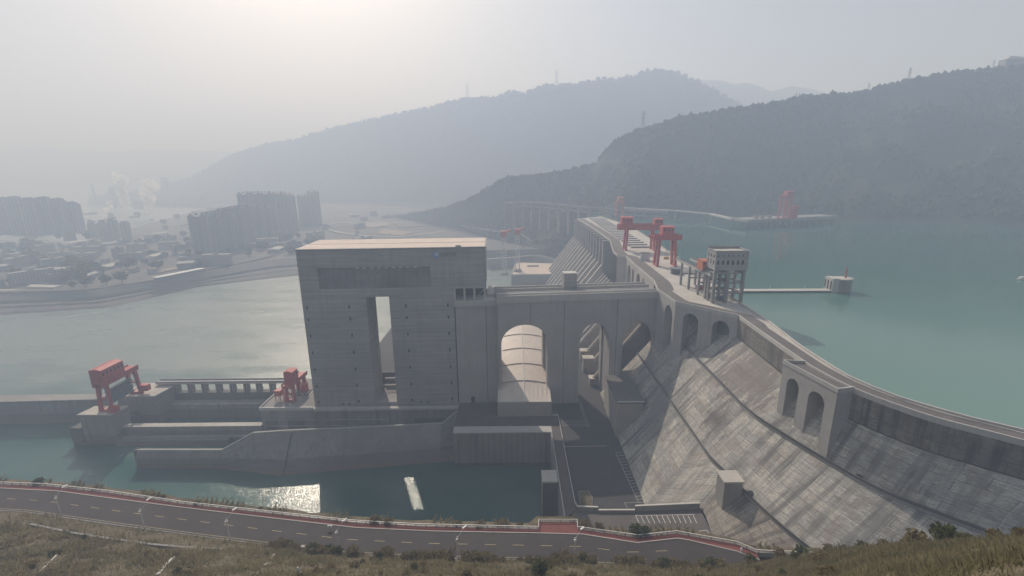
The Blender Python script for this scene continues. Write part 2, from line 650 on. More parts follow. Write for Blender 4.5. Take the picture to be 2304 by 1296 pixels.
# a level line in the world rises to the right in the picture
rx = rt * c_ - upv * s_
uy = rt * s_ + upv * c_
from mathutils import Matrix
M3 = Matrix((rx, uy, -fw)).transposed()
cam.matrix_world = Matrix.Translation((0, 0, CAM_Z)) @ M3.to_4x4()
SC.camera = cam

SUN_AZ, SUN_EL = R(-22.3), R(38.5)
sdir = Vector((math.sin(SUN_AZ) * math.cos(SUN_EL), math.cos(SUN_AZ) * math.cos(SUN_EL), math.sin(SUN_EL)))
sl = D.lights.new('sun', 'SUN')
sl.energy = 3.4
sl.angle = R(0.5)
sl.color = (1.0, 0.97, 0.99)
so = D.objects.new('sun', sl)
COL.objects.link(so)
so.rotation_euler = (-sdir).to_track_quat('-Z', 'Y').to_euler()

w = D.worlds.new('World')
SC.world = w
w.use_nodes = True
wt = w.node_tree
bg = wt.nodes['Background']
sky = wt.nodes.new('ShaderNodeTexSky')
sky.sky_type = 'NISHITA'
sky.sun_disc = False
sky.sun_elevation = SUN_EL
sky.sun_rotation = SUN_AZ
sky.altitude = 0
sky.air_density = 1.0
sky.dust_density = 3.0
sky.ozone_density = 1.0
hs_ = wt.nodes.new('ShaderNodeHueSaturation')
hs_.inputs['Saturation'].default_value = 0.6
wt.links.new(sky.outputs[0], hs_.inputs['Color'])
wt.links.new(hs_.outputs[0], bg.inputs['Color'])
bg.inputs['Strength'].default_value = 0.062

SC.view_settings.view_transform = 'Standard'
SC.view_settings.look = 'None'
SC.view_settings.gamma = 1
SC.view_settings.exposure = EXPO
SC.render.engine = 'CYCLES'
cy = SC.cycles
cy.use_denoising = True
cy.volume_bounces = 1
cy.max_bounces = 6
cy.diffuse_bounces = 3
cy.glossy_bounces = 3
cy.transparent_max_bounces = 16
cy.sample_clamp_indirect = 4.0
cy.caustics_reflective = False
cy.caustics_refractive = False

hm = D.materials.new('hazy air')
hm.use_nodes = True
ht = hm.node_tree
ht.nodes.remove(ht.nodes['Principled BSDF'])
pv = ht.nodes.new('ShaderNodeVolumePrincipled')
pv.inputs['Color'].default_value = (0.61, 0.75, 1.0, 1)
pv.inputs['Absorption Color'].default_value = (0.62, 0.62, 0.62, 1)
pv.inputs['Density'].default_value = HAZE
pv.inputs['Anisotropy'].default_value = 0.17
ht.links.new(pv.outputs[0], ht.nodes['Material Output'].inputs['Volume'])
tag(MB().box(-7400, 7400, -700, 9600, -4, 860).build('haze', hm), kind='stuff')

# ================================================================== waters
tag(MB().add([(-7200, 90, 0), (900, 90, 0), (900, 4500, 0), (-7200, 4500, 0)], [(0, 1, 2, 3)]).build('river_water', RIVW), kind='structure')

up_px = [(1350, 487), (1420, 510), (1540, 590), (1660, 680), (1730, 725), (1800, 780), (1900, 845), (2000, 890), (2150, 935), (2304, 972)]
UP = [tuple(G(u, v, 114)[:2]) for u, v in up_px] + [(200, 112), (240, 80)]
RESZ = 104.0
poly = [(p[0] - 0.6, p[1]) for p in UP] + [(900, 60), (3200, 60), (3200, 1500), (170, 1500)]
tag(MB().add([(p[0], p[1], RESZ) for p in poly], [tuple(range(len(poly)))]).build('reservoir_water', RESW), kind='structure')

# ================================================================== far bank, city plain and hills
wl_px = [(-260, 740), (0, 710), (250, 692), (450, 645), (660, 622), (850, 603), (1000, 592), (1100, 586), (1180, 582), (1250, 581)]
tp_px = [(-260, 668), (0, 660), (200, 655), (380, 628), (600, 585), (800, 573), (1000, 567), (1100, 564), (1180, 561), (1250, 560)]
N = 120
wline = resample([G(u, v, 0) for u, v in wl_px], N)
tline = resample([G(u, v, 20) for u, v in tp_px], N)
rows = [[(p.x, p.y, -1.0) for p in wline]]
for k, (t, z) in enumerate(((0.12, 2.5), (0.34, 4.5), (0.4, 7.0), (0.62, 8.0), (0.66, 12.0), (0.96, 20.0), (1.0, 20.6), (1.05, 20.2))):
    rows.append([(*(a.lerp(b, t)).to_2d(), z + 0.6 * fbm(a.x * .02, k)) for a, b in zip(wline, tline)])
tag(MB().loft(rows).build('river_bank', BANK), kind='structure')
r0 = [(*(a.lerp(b, 1.03)).to_2d(), 19.9) for a, b in zip(wline, tline)]
rows = [r0]
for k in range(1, 30):
    t = (k / 29) ** 2
    rows.append([(p[0] * (1 + 2.2 * t) - 500 * t, p[1] + (7800 - p[1]) * t, 20 + 1.5 * fbm(p[0] * .01, k)) for p in r0])
tag(MB().loft(rows).build('city_ground', PLAIN), kind='structure')


def bowl(pts, n):
    return resample([Vector(p) for p in pts], n)


def hill(name, ridge, foot, back, nc, nr, amp, seed, mat_, pw=1.0, forest=None):
    rg, ft = bowl(ridge, nc), bowl(foot, nc)
    rows = []
    b = [(p.x + back[0], p.y + back[1], back[2]) for p in rg]
    rows.append(b)
    rows.append([(p.x + back[0] * .3, p.y + back[1] * .3, p.z * 0.8) for p in rg])
    grid = []
    for j in range(nr + 1):
        t = j / nr
        row = []
        for i in range(nc):
            p = rg[i].lerp(ft[i], t)
            zz = ft[i].z + (rg[i].z - ft[i].z) * (1 - t) ** pw
            env = math.sin(math.pi * min(1, t * 1.0)) if t > 0 else 0
            gul = abs(fbm(p.x * .0042 + seed, p.y * .003, 0, 5))
            nz = fbm(p.x * .012 + seed, p.y * .012, seed, 5)
            zz += env * amp * (nz * 0.5 - gul * 1.1) + (0.035 * amp * fbm(i * .35, seed, 3, 4) if j == 0 else 0)
            row.append(Vector((p.x, p.y, zz)))
        grid.append(row)
        rows.append([tuple(p) for p in row])
    o = tag(MB().loft(rows).build(name, mat_, smooth=True), kind='structure')
    if forest:
        fname, cnt, size, ridgeshare = forest
        rnd = random.Random(seed)
        ico = [(0, 0, 1), (0.89, 0, .45), (.28, .85, .45), (-.72, .53, .45), (-.72, -.53, .45), (.28, -.85, .45), (.72, .53, -.45), (-.28, .85, -.45), (-.89, 0, -.45), (-.28, -.85, -.45), (.72, -.53, -.45)]
        icf = [(0, 1, 2), (0, 2, 3), (0, 3, 4), (0, 4, 5), (0, 5, 1), (1, 6, 2), (2, 7, 3), (3, 8, 4), (4, 9, 5), (5, 10, 1), (6, 7, 2), (7, 8, 3), (8, 9, 4), (9, 10, 5), (10, 6, 1)]
        vs, fs = [], []
        for k in range(cnt):
            fi = rnd.random() * (nc - 1.01)
            fj = rnd.random() ** ridgeshare * (nr - 1.5)
            if rnd.random() < 0.12:
                fj = 0.0
            i, j = int(fi), int(fj)
            a = grid[j][i].lerp(grid[j][i + 1], fi - i)
            b2 = grid[j + 1][i].lerp(grid[j + 1][i + 1], fi - i)
            p = a.lerp(b2, fj - j)
            if fbm(p.x * .01, p.y * .01, seed + 9, 3) < -0.22 and fj > 0:
                continue
            s = size * (0.5 + 0.9 * rnd.random() ** 1.5)
            h = s * (0.8 + 0.7 * rnd.random())
            n0 = len(vs)
            for q in ico:
                jt = 0.75 + 0.5 * rnd.random()
                vs.append((p.x + q[0] * s * jt, p.y + q[1] * s * jt, p.z + h * 0.35 + q[2] * h * jt))
            fs += [(f[0] + n0, f[1] + n0, f[2] + n0) for f in icf]
        me = raw_mesh(fname, vs, fs, FOREST)
        fo = D.objects.new(fname, me)
        COL.objects.link(fo)
        tag(fo, kind='stuff')
    return grid


# the far mountain across the valley
ra = [(200, 446, 2350), (330, 428, 2350), (430, 402, 2350), (520, 352, 2400), (600, 326, 2400), (660, 318, 2400), (740, 293, 2400), (830, 272, 2400), (900, 258, 2400), (970, 243, 2400),
      (1050, 224, 2400), (1100, 222, 2400), (1150, 208, 2400), (1185, 211, 2400), (1230, 195, 2400), (1310, 190, 2400), (1345, 180, 2400), (1390, 180, 2400), (1430, 172, 2400),
      (1468, 158, 2400), (1500, 161, 2400), (1512, 170, 2400), (1528, 164, 2400), (1545, 176, 2400), (1580, 190, 2400), (1640, 225, 2400), (1720, 260, 2400), (1800, 300, 2400)]
fa = [(200, 456, 20), (600, 462, 20), (850, 452, 20), (1000, 456, 20), (1150, 450, 20), (1300, 440, 20), (1500, 430, 20), (1800, 425, 20)]
GA = hill('mountain', [V(u, v, 2550 + 1150 * max(0, min(1, (1250 - u) / 800))) for u, v, Y in ra], [V(u, v, (1730 if u > 500 else 2250)) * 1.0 if False else G(u, v, z) for u, v, z in fa], (300, 1400, 10), 260, 36, 75, 3.3, HILLM, 1.15, ('mountain_forest', 6500, 8.5, 1.6))

# the wooded hill above the reservoir
rb = [(870, 492, 2000), (935, 483, 1700), (1000, 472, 1550), (1060, 450, 1400), (1100, 425, 1350), (1135, 404, 1320), (1210, 397, 1300), (1270, 388, 1290), (1345, 372, 1280), (1352, 352, 1270), (1385, 320, 1260), (1430, 298, 1250), (1530, 266, 1230), (1640, 250, 1220),
      (1760, 232, 1200), (1810, 220, 1200), (1900, 215, 1200), (1915, 218, 1200), (1990, 196, 1200), (2040, 186, 1180), (2090, 176, 1170), (2180, 163, 1150), (2260, 157, 1130), (2304, 154, 1120), (2450, 140, 1050), (2700, 120, 900)]
fb = [(860, 493, 20), (930, 487, 20), (1050, 520, 21), (1140, 546, 21), (1230, 562, 21), (1290, 578, 8), (1335, 540, 60), (1385, 492, 100), (1420, 484, 103), (1640, 482, 103), (1900, 499, 103), (2100, 504, 103), (2304, 512, 103), (2500, 524, 103), (2750, 545, 103)]
GB = hill('wooded_hill', [V(*p) for p in rb], [G(u, v, z) for u, v, z in fb], (250, 700, 60), 220, 44, 60, 8.1, HILLM, 0.95, ('hill_forest', 13000, 4.8, 1.0))

# ranges behind
rc = [(1520, 190, 3600), (1570, 180, 3600), (1625, 181, 3600), (1650, 190, 3600), (1680, 186, 3600), (1705, 192, 3600), (1735, 206, 3600), (1780, 194, 3600), (1815, 198, 3600), (1870, 212, 3600), (1905, 214, 3600), (1960, 205, 3700), (2050, 215, 3700)]
hill('distant_ridge', [V(*p) for p in rc], [V(u, 400, 3000) for u in (1400, 1800, 2150)], (0, 1200, 20), 90, 8, 40, 5.5, HILLM)
rd = [(-300, 322, 5600), (0, 335, 5600), (120, 334, 5600), (260, 340, 5600), (380, 336, 5600), (500, 340, 5600), (560, 352, 5600), (640, 372, 5600), (760, 390, 5600)]
hill('distant_hills', [V(*p) for p in rd], [V(u, 410, 4800) for u in (-320, 300, 780)], (0, 1500, 20), 90, 8, 50, 2.5, HILLM)

# ================================================================== the dam
ST = {
    'toe': [(70, 340, 26), (70, 262, 26), (70, 209, 26), (79, 196, 36), (87, 184.5, 46), (86, 166, 46), (88, 150, 47), (98, 130, 48), (118, 108, 48)],
    'b1': [(99, 340, 60), (99, 262, 60), (99, 216, 60), (99, 203, 60), (102, 188, 60), (106, 166, 60), (113, 144, 60), (124, 128, 60), (145, 104, 60)],
    'b2': [(118, 340, 83), (118, 262, 83), (117.5, 214, 83), (118.5, 203, 83), (121.5, 191, 83), (128.5, 169, 83), (137, 149, 83), (149, 135, 83), (175, 110, 83)],
    'wb': [(135.5, 340, 101), (136, 262, 101), (133.5, 208, 101), (133, 197, 101), (133.3, 187, 101), (136.2, 169, 101), (146, 149.5, 101), (158, 137, 101), (190, 108, 101)],
}
NS = 60


def smooth_row(r):
    r = [Vector(p) for p in r]
    out = []
    for i in range(len(r) - 1):
        p0, p1, p2, p3 = r[max(0, i - 1)], r[i], r[i + 1], r[min(len(r) - 1, i + 2)]
        for k in range(8):
            t = k / 8
            out.append(0.5 * ((2 * p1) + (p2 - p0) * t + (2 * p0 - 5 * p1 + 4 * p2 - p3) * t * t + (3 * p1 - p0 - 3 * p2 + p3) * t ** 3) if i > 2 else p1.lerp(p2, t))
    out.append(r[-1])
    return out


RW = {k: smooth_row(v) for k, v in ST.items()}
dam = thing('dam', 'long curved gravity dam of stained masonry holding back the green reservoir', 'dam', (110, 250, 26), world=True)


def slope_part(name, mat_, keys, i0, i1, step=None):
    mb = MB()
    rows, uvs = [], []
    acc = None
    bl = RW['b1']
    us = [0]
    for a, b in zip(bl, bl[1:]):
        us.append(us[-1] + (b - a).length)
    for n_, k in enumerate(keys):
        r = RW[k][i0:i1 + 1]
        if acc is None:
            acc = [0.0] * len(r)
        else:
            prev = rows[-1]
            acc = [s + (Vector(p) - Vector(q)).length for s, p, q in zip(acc, r, prev)]
        rows.append([tuple(p) for p in r])
        uvs += [(us[i0 + i], acc[i]) for i in range(len(r))]
    mb.loft(rows[::-1])
    nn = len(rows[0])
    mb.uv = [uvs[(len(rows) - 1 - k // nn) * nn + k % nn] for k in range(len(uvs))]
    return mb.build(name, mat_, dam)


n_all = len(RW['b1']) - 1
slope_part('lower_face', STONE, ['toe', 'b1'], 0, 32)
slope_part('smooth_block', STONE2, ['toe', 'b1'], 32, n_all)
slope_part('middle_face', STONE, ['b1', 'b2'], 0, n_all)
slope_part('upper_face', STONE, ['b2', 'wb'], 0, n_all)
# upright head wall under the crest road
lip = [(p.x, p.y) for p in RW['wb']]
hw = MB()
hw.loft([[(p.x + .25, p.y, 101.2) for p in RW['wb']], [(p.x, p.y, 114) for p in RW['wb']]])
hw.uv = [(i * 4.2, 0) for i in range(n_all + 1)] + [(i * 4.2, 13) for i in range(n_all + 1)]
hw.build('head_wall', slope_stone('head wall masonry', (0.3, 0.285, 0.25), True), dam)
for nm, k, z in (('walkway', 'b1', 60), ('walkway', 'b2', 83)):
    ln = [(p.x, p.y) for p in RW[k]]
    MB().wall(ln, 2.2, z - 1.0, z + 0.35).build(nm, CONC, dam)
    MB().wall(offset(ln, -1.0 if k == 'b1' else -1.0), 0.35, z + 0.3, z + 1.5).build('kerb', DARKC, dam)
# crest block and road
CL_px = [(1300, 492), (1340, 517), (1372, 540), (1380, 566), (1389, 575), (1409, 578), (1472, 633), (1480, 652), (1520, 680), (1663, 712)]
LIPN = [tuple(G(u, v, 114)[:2]) for u, v in CL_px]
LIPS = [(p.x, p.y) for p in RW['wb'] if p.y < 262]
LIP = LIPN + LIPS
cr = MB()
upr = resample([Vector((p[0], p[1], 0)) for p in UP[:-1]], 80)
lpr = resample([Vector((p[0], p[1], 0)) for p in LIP], 80)
lpr_t = [(p.x, p.y, 113.8) for p in lpr]
cr.loft([lpr_t, [(p.x, p.y, 113.8) for p in upr], [(p.x, p.y, 96) for p in upr]])
cr.build('crest_slab', PALE, dam)
MB().wall([(p.x, p.y) for p in upr], .7, 95, 115.0).build('parapet', TRIM, dam)
MB().wall(LIP, 0.55, 112.6, 114.9).build('parapet', TRIM, dam)
# asphalt carriageway along the downstream side of the crest
lane = resample([Vector((p[0], p[1], 0)) for p in LIP], 120)
lane_xy = [(p.x, p.y) for p in lane]
inn = offset(lane_xy, 0.8)


def width_at(y):
    if y > 330:
        return 12.0
    if y > 250:
        return 9.0
    return 7.5


edge = []
for i, p in enumerate(lane_xy):
    q = offset(lane_xy, width_at(p[1]))[i]
    edge.append(q)
MB().loft([[(*p, 113.86) for p in inn], [(*p, 113.86) for p in edge]]).build('road', ASPH3, dam)
MB().wall([p for p in edge if p[1] < 262], 0.5, 113.8, 114.15).build('kerb', TRIM, dam)


def frame_of(a, b):
    ang = math.atan2(b[1] - a[1], b[0] - a[0])
    L = math.hypot(b[0] - a[0], b[1] - a[1])
    c, s = math.cos(ang), math.sin(ang)
    return L, lambda mb: [setattr(mb, 'v', [(a[0] + x * c - y * s, a[1] + x * s + y * c, z) for x, y, z in mb.v]), mb][1]


def arch_wall(name, a, b, holes, z0, th, mat_=None):
    L, xf = frame_of(a, b)
    mb = MB().arches(0, L, th, z0, 113.7, holes)
    return xf(mb).build(name, mat_ or BRIDGE, dam)


pA, pB, pC, pD = LIPN[5], LIPN[6], LIPN[7], LIPN[8]
arch_wall('arch_wall', pA, pB, [(9.8, 24.5, 101, 109), (29.5, 38, 103, 108.8), (48, 63, 101, 108.8), (70, 77.5, 103, 108.8)], 50, 9)
arch_wall('arch_wall', pC, pD, [(15.8, 30.2, 101.5, 108.6)], 44, 7)
arch_wall('arch_wall', pD, LIPN[9], [(6.2, 17.0, 103, 108.6), (26.4, 37.2, 103, 108.6)], 60, 7)
arch_wall('arch_wall', LIPN[4], LIPN[5], [(5.5, 8.5, 104, 108.0)] if False else [], 50, 6)
MB().box(131, 140, 340, 590, 40, 113.5).build('inner_wall', DARKC, dam)
MB().add([(124, 300, 55), (124, 345, 55), (133, 345, 113.4), (133, 300, 113.4), (136, 268, 113.4), (131, 285, 55)], [(0, 1, 2, 3), (0, 3, 4, 5)]).build('inner_wall', DARKC, dam)
# lay-by bay on two arches
ba, bb, bc, bd = (124.0, 196.5), (129.1, 167.7), (136.3, 169.3), (133.2, 195.5)
L, xf = frame_of(ba, bb)
xf(MB().arches(0, L, 9.5, 78, 113.2, [(3.6, 10.6, 105, 108.9), (16.0, 24.4, 104.6, 108.9)])).build('bay_wall', BRIDGE, dam)
MB().prism([ba, bb, bc, bd], 113.25, 113.95).build('bay_deck', ASPH3, dam)
MB().wall([bd, ba, bb, bc], 0.8, 113.3, 115.2).build('parapet', TRIM, dam)
MB().prism([(130.2, 170.0), (129.6, 168.6), (136, 170), (136, 176)], 84, 113.2).build('bay_side', BRIDGE, dam)
# drain openings, set flush in the face
bpy.context.view_layer.update()
for u, v in ((1688, 1112), (1932, 1077)):
    d = _ray(u, v)
    hits = []
    for o_ in dam.children:
        if o_.name.split('.')[0] in ('upper_face', 'middle_face', 'lower_face', 'smooth_block'):
            ok_, q_, n_, i_ = o_.ray_cast(Vector((0, 0, CAM_Z)) - dam.location, d)
            if ok_:
                hits.append((q_.length, q_ + dam.location, n_ if n_.dot(d) < 0 else -n_))
    if hits:
        q_, n_ = min(hits, key=lambda h: (h[1] - Vector((0, 0, CAM_Z))).length)[1:]
        MB().tube(q_ - n_ * .8, q_ + n_ * .12, 1.7, n=18).build('drain', VOID, dam)
# gate chamber box on the lower slope
hutb = thing('valve_house', 'small flat roofed concrete valve house on the lower dam face by the stairs', 'valve house', (97, 180, 52), world=True)
MB().add([], []).box(93.2, 101.3, 176.6, 184, 48, 65.5).build('walls', CONC, hutb)
MB().box(92.7, 101.8, 176.1, 184.5, 65.5, 66.3).build('roof', PALE, hutb)
blk = thing('toe_building', 'dark roofed concrete block at the dam toe below the bridge arch', 'gate house', (75, 295, 26), world=True)
MB().box(69, 86, 277, 319, 20, 50.5).build('walls', SHEDW, blk)
MB().box(68.6, 87, 276.6, 319.4, 50.5, 51.2).build('roof', DARKC, blk)
MB().box(68.6, 87, 276.6, 277.4, 51.2, 52).build('parapet', TRIM, blk)

# spillway: piers, chutes and dividing walls
spw = thing('spillway', 'row of tall spillway piers with slanting concrete chutes at the far dam end', 'spillway', (110, 700, 0), world=True)
NP = 13
for i in range(NP):
    Y = 584 + i * 22.4
    mb = MB()
    mb.box(116.5, 152, Y, Y + 5, 60 if i else 30, 113.2)
    mb.build('pier', CONC if i else TOWER, spw)
    MB().hexa([(118, Y + .6, 60), (118, Y + 4.4, 60), (62, Y + 4.4, -2), (62, Y + .6, -2)], [(116, Y + .6, 82), (116, Y + 4.4, 82), (60, Y + 4.4, 8.5), (60, Y + .6, 8.5)]).build('dividing_wall', PALE, spw)
MB().hexa([(112, 589, -2), (112, 868, -2), (62, 868, -2), (62, 589, -2)], [(122, 589, 76), (122, 868, 76), (62, 868, 3), (62, 589, 3)]).build('chute', DARKC, spw)
MB().box(126, 132, 589, 868, 70, 104).build('gate', STEELB, spw)
MB().add([(136.5, 520, 113.9), (158, 520, 113.9), (170, 858, 113.9), (143, 858, 113.9)], [(0, 1, 2, 3)]).build('slot_shade', VOID, spw)  # black sheet on the slab, painted shade for the open gate slots
for k in range(20):
    Y = 521 + k * 17.4
    t = (Y - 520) / 338
    MB().box(136 + 7 * t, 159 + 11 * t, Y, Y + 6.6, 113.95, 115.6).build('crest_beam', TRIM, spw)
# lower spillway on the near side of the big pier (rendered apron)
MB().hexa([(118, 470, 20), (118, 583, 20), (62, 583, -2), (62, 470, -2)], [(118, 470, 70), (118, 583, 70), (62, 583, 8), (62, 470, 8)]).build('apron', CONC, spw)
for i in range(9):
    Y = 478 + i * 12
    MB().hexa([(118, Y, 60), (118, Y + 1.5, 60), (62, Y + 1.5, 0), (62, Y, 0)], [(117, Y, 73), (117, Y + 1.5, 73), (61, Y + 1.5, 10), (61, Y, 10)]).build('rib', PALE, spw)

# penstocks seen through the bridge arches
for i, Y in enumerate((356, 381, 407, 436)):
    p = thing('penstock', ['stout grey penstock sloping down the dam nearest the bridge arch', 'second sloping penstock behind the right bridge arch', 'third sloping penstock seen through the middle bridge arch', 'farthest sloping penstock seen through the middle bridge arch'][i], 'penstock', (90, Y, 26), world=True, group='penstocks behind the bridge')
    MB().hexa([(121, Y - 3.2, 26), (121, Y + 3.2, 26), (64, Y + 3.2, 20), (64, Y - 3.2, 20)], [(121, Y - 3.2, 97), (121, Y + 3.2, 97), (65, Y + 3.2, 27), (65, Y - 3.2, 27)]).build('saddle', PENS, p)
    MB().tube((122, Y, 97.2), (66.5, Y, 27.8), 3.0, n=16).build('pipe', PENS, p)
for i, (u, v, Y) in enumerate(((1316, 787, 408), (1323, 803, 384), (1338, 848, 357))):
    c = V(u, v, Y)
    h = thing('pump_hut', ['small pale roofed hut farthest behind the middle arch', 'small pale roofed hut second behind the middle arch', 'small pale roofed hut closest behind the middle arch'][i], 'hut', (c.x, c.y, c.z - 6), group='huts by the penstocks')
    MB().box(-4.5, 4.5, -3.5, 3.5, -14, 5.5).build('walls', SHEDW, h)
    MB().box(-5, 5, -4, 4, 5.5, 6.1).build('roof', PALE, h)

# ================================================================== arched bridge between tower and dam
BA = math.atan2(11, 120)
br = thing('arched_bridge', 'tall concrete arched bridge joining the lift tower to the dam crest', 'bridge', (-12, 319, 26), BA)
MB().arches(1.4, 121.5, 5.5, -4, 82, [(3.8, 38.2, 50.5, 65), (62.3, 85.6, 48, 64), (95.2, 119.8, 45, 63.6)]).build('arch_wall', BRIDGE, br)
mb = MB().arches(1.4, 121.5, 5.5, -4, 81.9, [(3.8, 38.2, 50.5, 65), (62.3, 85.6, 48, 64), (95.2, 119.8, 45, 63.6)], y=22)
mb.build('arch_wall', BRIDGE, br)
MB().box(40, 61, 5.6, 21.9, -4, 81.8).build('pier', BRIDGE, br)
MB().box(86.6, 94.4, 5.6, 21.9, -4, 81.8).build('pier', BRIDGE, br)
MB().box(0.6, 121.6, -1.0, 28.5, 82.05, 84.2).build('deck', TRIM, br)
MB().box(0.6, 121.4, 1.5, 24, 84.25, 84.6).build('channel_floor', ASPH, br)
for y in (-1.0, 5.0, 12.5, 20, 27.6):
    MB().box(0.6, 121.3, y, y + 0.8, 84.25, 87.4 if y != 12.5 else 86.6).build('parapet', TRIM, br)
for y in (8.4, 10.2):
    MB().tube((2, y, 86.2), (121, y, 86.2), 0.5, n=8).build('pipe', GALV, br)
for x in (25.5, 50.4, 90.3):
    MB().box(x - .2, x + .2, -0.06, 0.3, 66.5 if x < 30 else -3, 81.6).build('joint', DARKC, br)
bh = thing('bridge_hut', 'grey windowless box hut standing on the arched bridge deck', 'hut', V(1281, 641, 348), BA)
MB().box(-5, 5, -4, 4, -3, 9.6).build('walls', TOWER, bh)
MB().box(-5.3, 5.3, -4.3, 4.3, 9.6, 10.1).build('roof', TRIM, bh)

# long covered shed climbing through the first arch
sh = thing('covered_shed', 'long cream shed with stepped vaulted roof running under the bridge arch', 'shed', (8, 305, 26), world=True)
y0, seg = 305.0, 21.0
for k in range(7):
    ya, yb = y0 + k * seg, y0 + (k + 1) * seg
    za, zb = 37.2 + k * 4.9, 37.2 + k * 4.9 + 4.6
    rows = []
    for yy, zz in ((ya, za), (yb, zb)):
        row = []
        for i in range(13):
            t = i / 12
            x = -11.3 + 39.1 * t + (1.7 * k / 4 if i == 0 else (-0.6 * k / 4 if i == 12 else 0))
            row.append((x, yy, zz + (2.6 - 10.4 * (t - .5) ** 2 - .8 * abs(t - .5)) * (1 if (k or yy > ya) else 0.1)))
        rows.append(row)
    MB().loft(rows).build('roof', SHEDR, sh)
    if k:
        rr = [p for p in rows[0][1:-1]]
        MB().loft([[(p[0], ya - .25, p[2] + .02) for p in rr], [(p[0], ya - .25, p[2] + .28) for p in rr], [(p[0], ya + .6, p[2] + .34) for p in rr]]).build('rib', SHEDR, sh)
    MB().beam((8.2, ya + 1.2, rows[0][6][2] + .25), (8.2, yb - .8, rows[1][6][2] + .25), 0.8, 0.4).build('ridge_cap', WHITE, sh)
    mb = MB()
    for x in (-11.2, 27.4):
        mb.hexa([(x, ya, 24), (x + .5, ya, 24), (x + .5, yb, 24), (x, yb, 24)], [(x, ya, za - .3), (x + .5, ya, za - .3), (x + .5, yb, zb - .3), (x, yb, zb - .3)])
    mb.build('wall', SHEDW, sh)
MB().box(-11.35, 27.9, 304.6, 305.2, 24, 37.1).build('front_wall', SHEDW, sh)
MB().box(-11.6, 28.1, 304.4, 305.4, 37.1, 37.7).build('eaves', TRIM, sh)

# ================================================================== ship lift tower
TA = R(2)
tw = thing('ship_lift_tower', 'massive grey concrete lift tower with a tall slot and flat tan roof', 'tower', (-152, 322, 26), TA)
WX = [(2.3, 3.7), (32.6, 34.0), (73.6, 75.0), (104.2, 105.6)]
WZ = [79, 69.8, 57.1, 43.8, 30.2, 16.7, 3.2]
DEP = 45.0
SX0, SX1, SZ0, SZ1 = 46.0, 62.6, 2.2, 86.4
wh = [(a, b, z - 1.2, z + 1.5) for a, b in WX for z in WZ]
doors = [(20.4, 21.7, 0.4, 2.4), (25.6, 26.9, 0.4, 2.4), (80.2, 81.6, 0.4, 2.2), (85.4, 86.8, 0.4, 2.2)]
gl = (13.8, 93.4, 92.8, 108.4)
mb = MB().facade(0, 109.4, 0, 121.2, wh + doors + [(SX0, SX1, SZ0, SZ1), gl], 0, 1.0)
mb.quad((0, DEP, 0), (0, 0, 0), (0, 0, 121.2), (0, DEP, 121.2))
mb.quad((109.4, 0, 0), (109.4, DEP, 0), (109.4, DEP, 91.5), (109.4, 0, 91.5))
# back wall with the slot, and the slot's own side walls and soffit
mb.quad((0, DEP, 0), (0, DEP, 121.2), (SX0 - 6, DEP, 121.2), (SX0 - 6, DEP, 0))
mb.quad((SX1, DEP, 0), (SX1, DEP, 121.2), (109.4, DEP, 121.2), (109.4, DEP, 0))
mb.quad((SX0 - 6, DEP, SZ1 - 3), (SX0 - 6, DEP, 121.2), (SX1, DEP, 121.2), (SX1, DEP, SZ1 - 3))
mb.build('walls', TOWER, tw)
mb = MB()
mb.box(SX0 - 1.4, SX0, 1.0, 26, 0, SZ1)
mb.hexa([(SX0 - 1.4, 26, 0), (SX0, 26, 0), (SX0 - 6.2, DEP - .1, 0), (SX0 - 7.5, DEP - .1, 0)], [(SX0 - 1.4, 26, SZ1), (SX0, 26, SZ1), (SX0 - 6.2, DEP - .1, SZ1), (SX0 - 7.5, DEP - .1, SZ1)])  # rear of left wall flared to let a wider strip of sun through
mb.box(SX1, SX1 + 1.4, 1.0, DEP - .1, 0, SZ1)
mb.box(SX0 - 1, SX1 + 1, 1.1, 12, SZ1, SZ1 + 2)
mb.box(SX0 - 7, SX1 + 1, DEP - 12, DEP - .1, SZ1 - 3, SZ1 + 2)
mb.box(SX0 - 1.4, SX1 + 1.4, 1.0, 16, 0.1, SZ0)
mb.build('slot_walls', TOWER, tw)
MB().box(SX0 - 4, SX1, 40, 42, 0, 9).build('cross_beam', DARKC, tw)
for y in (20, 33):
    MB().box(SX0, SX1, y, y + 2.5, SZ0 + 2, SZ0 + 4.5).build('cross_beam', CONC, tw)
MB().box(SX0 + .05, SX0 + .7, 18, 19, SZ0, SZ1).build('guide_rail', TRIM, tw)
for a, b, z0, z1 in wh:
    MB().quad((a, 0.95, z0), (b, 0.95, z0), (b, 0.95, z1), (a, 0.95, z1)).build('window', VOID, tw)
for a, b, z0, z1 in doors:
    MB().quad((a, 0.95, z0), (b, 0.95, z0), (b, 0.95, z1), (a, 0.95, z1)).build('door', VOID, tw)
mb = MB().quad((gl[0], 0.96, gl[2]), (gl[1], 0.96, gl[2]), (gl[1], 0.96, gl[3]), (gl[0], 0.96, gl[3]))
gz = mb.build('glazing', plain('tower glazing', (0.2, 0.21, 0.22), 0.3, 0.06, 0.35), tw)
mb = MB()
for k in range(1, 16):
    x = gl[0] + (gl[1] - gl[0]) * k / 16
    mb.box(x - .12, x + .12, 0.7, 0.95, gl[2], gl[3])
for z in (97.5, 104.5, 107):
    mb.box(gl[0], gl[1], 0.72, 0.93, z - .1, z + .1)
mb.build('glazing_bars', STEEL, tw)
for k in range(9):
    x = 40 + k * 5.2
    MB().box(x, x + 2.6, 0.86, 0.92, 107.2, 108.1).build('sky_pane', GALV, tw)  # pale panes painted as the bright sky showing through the back windows
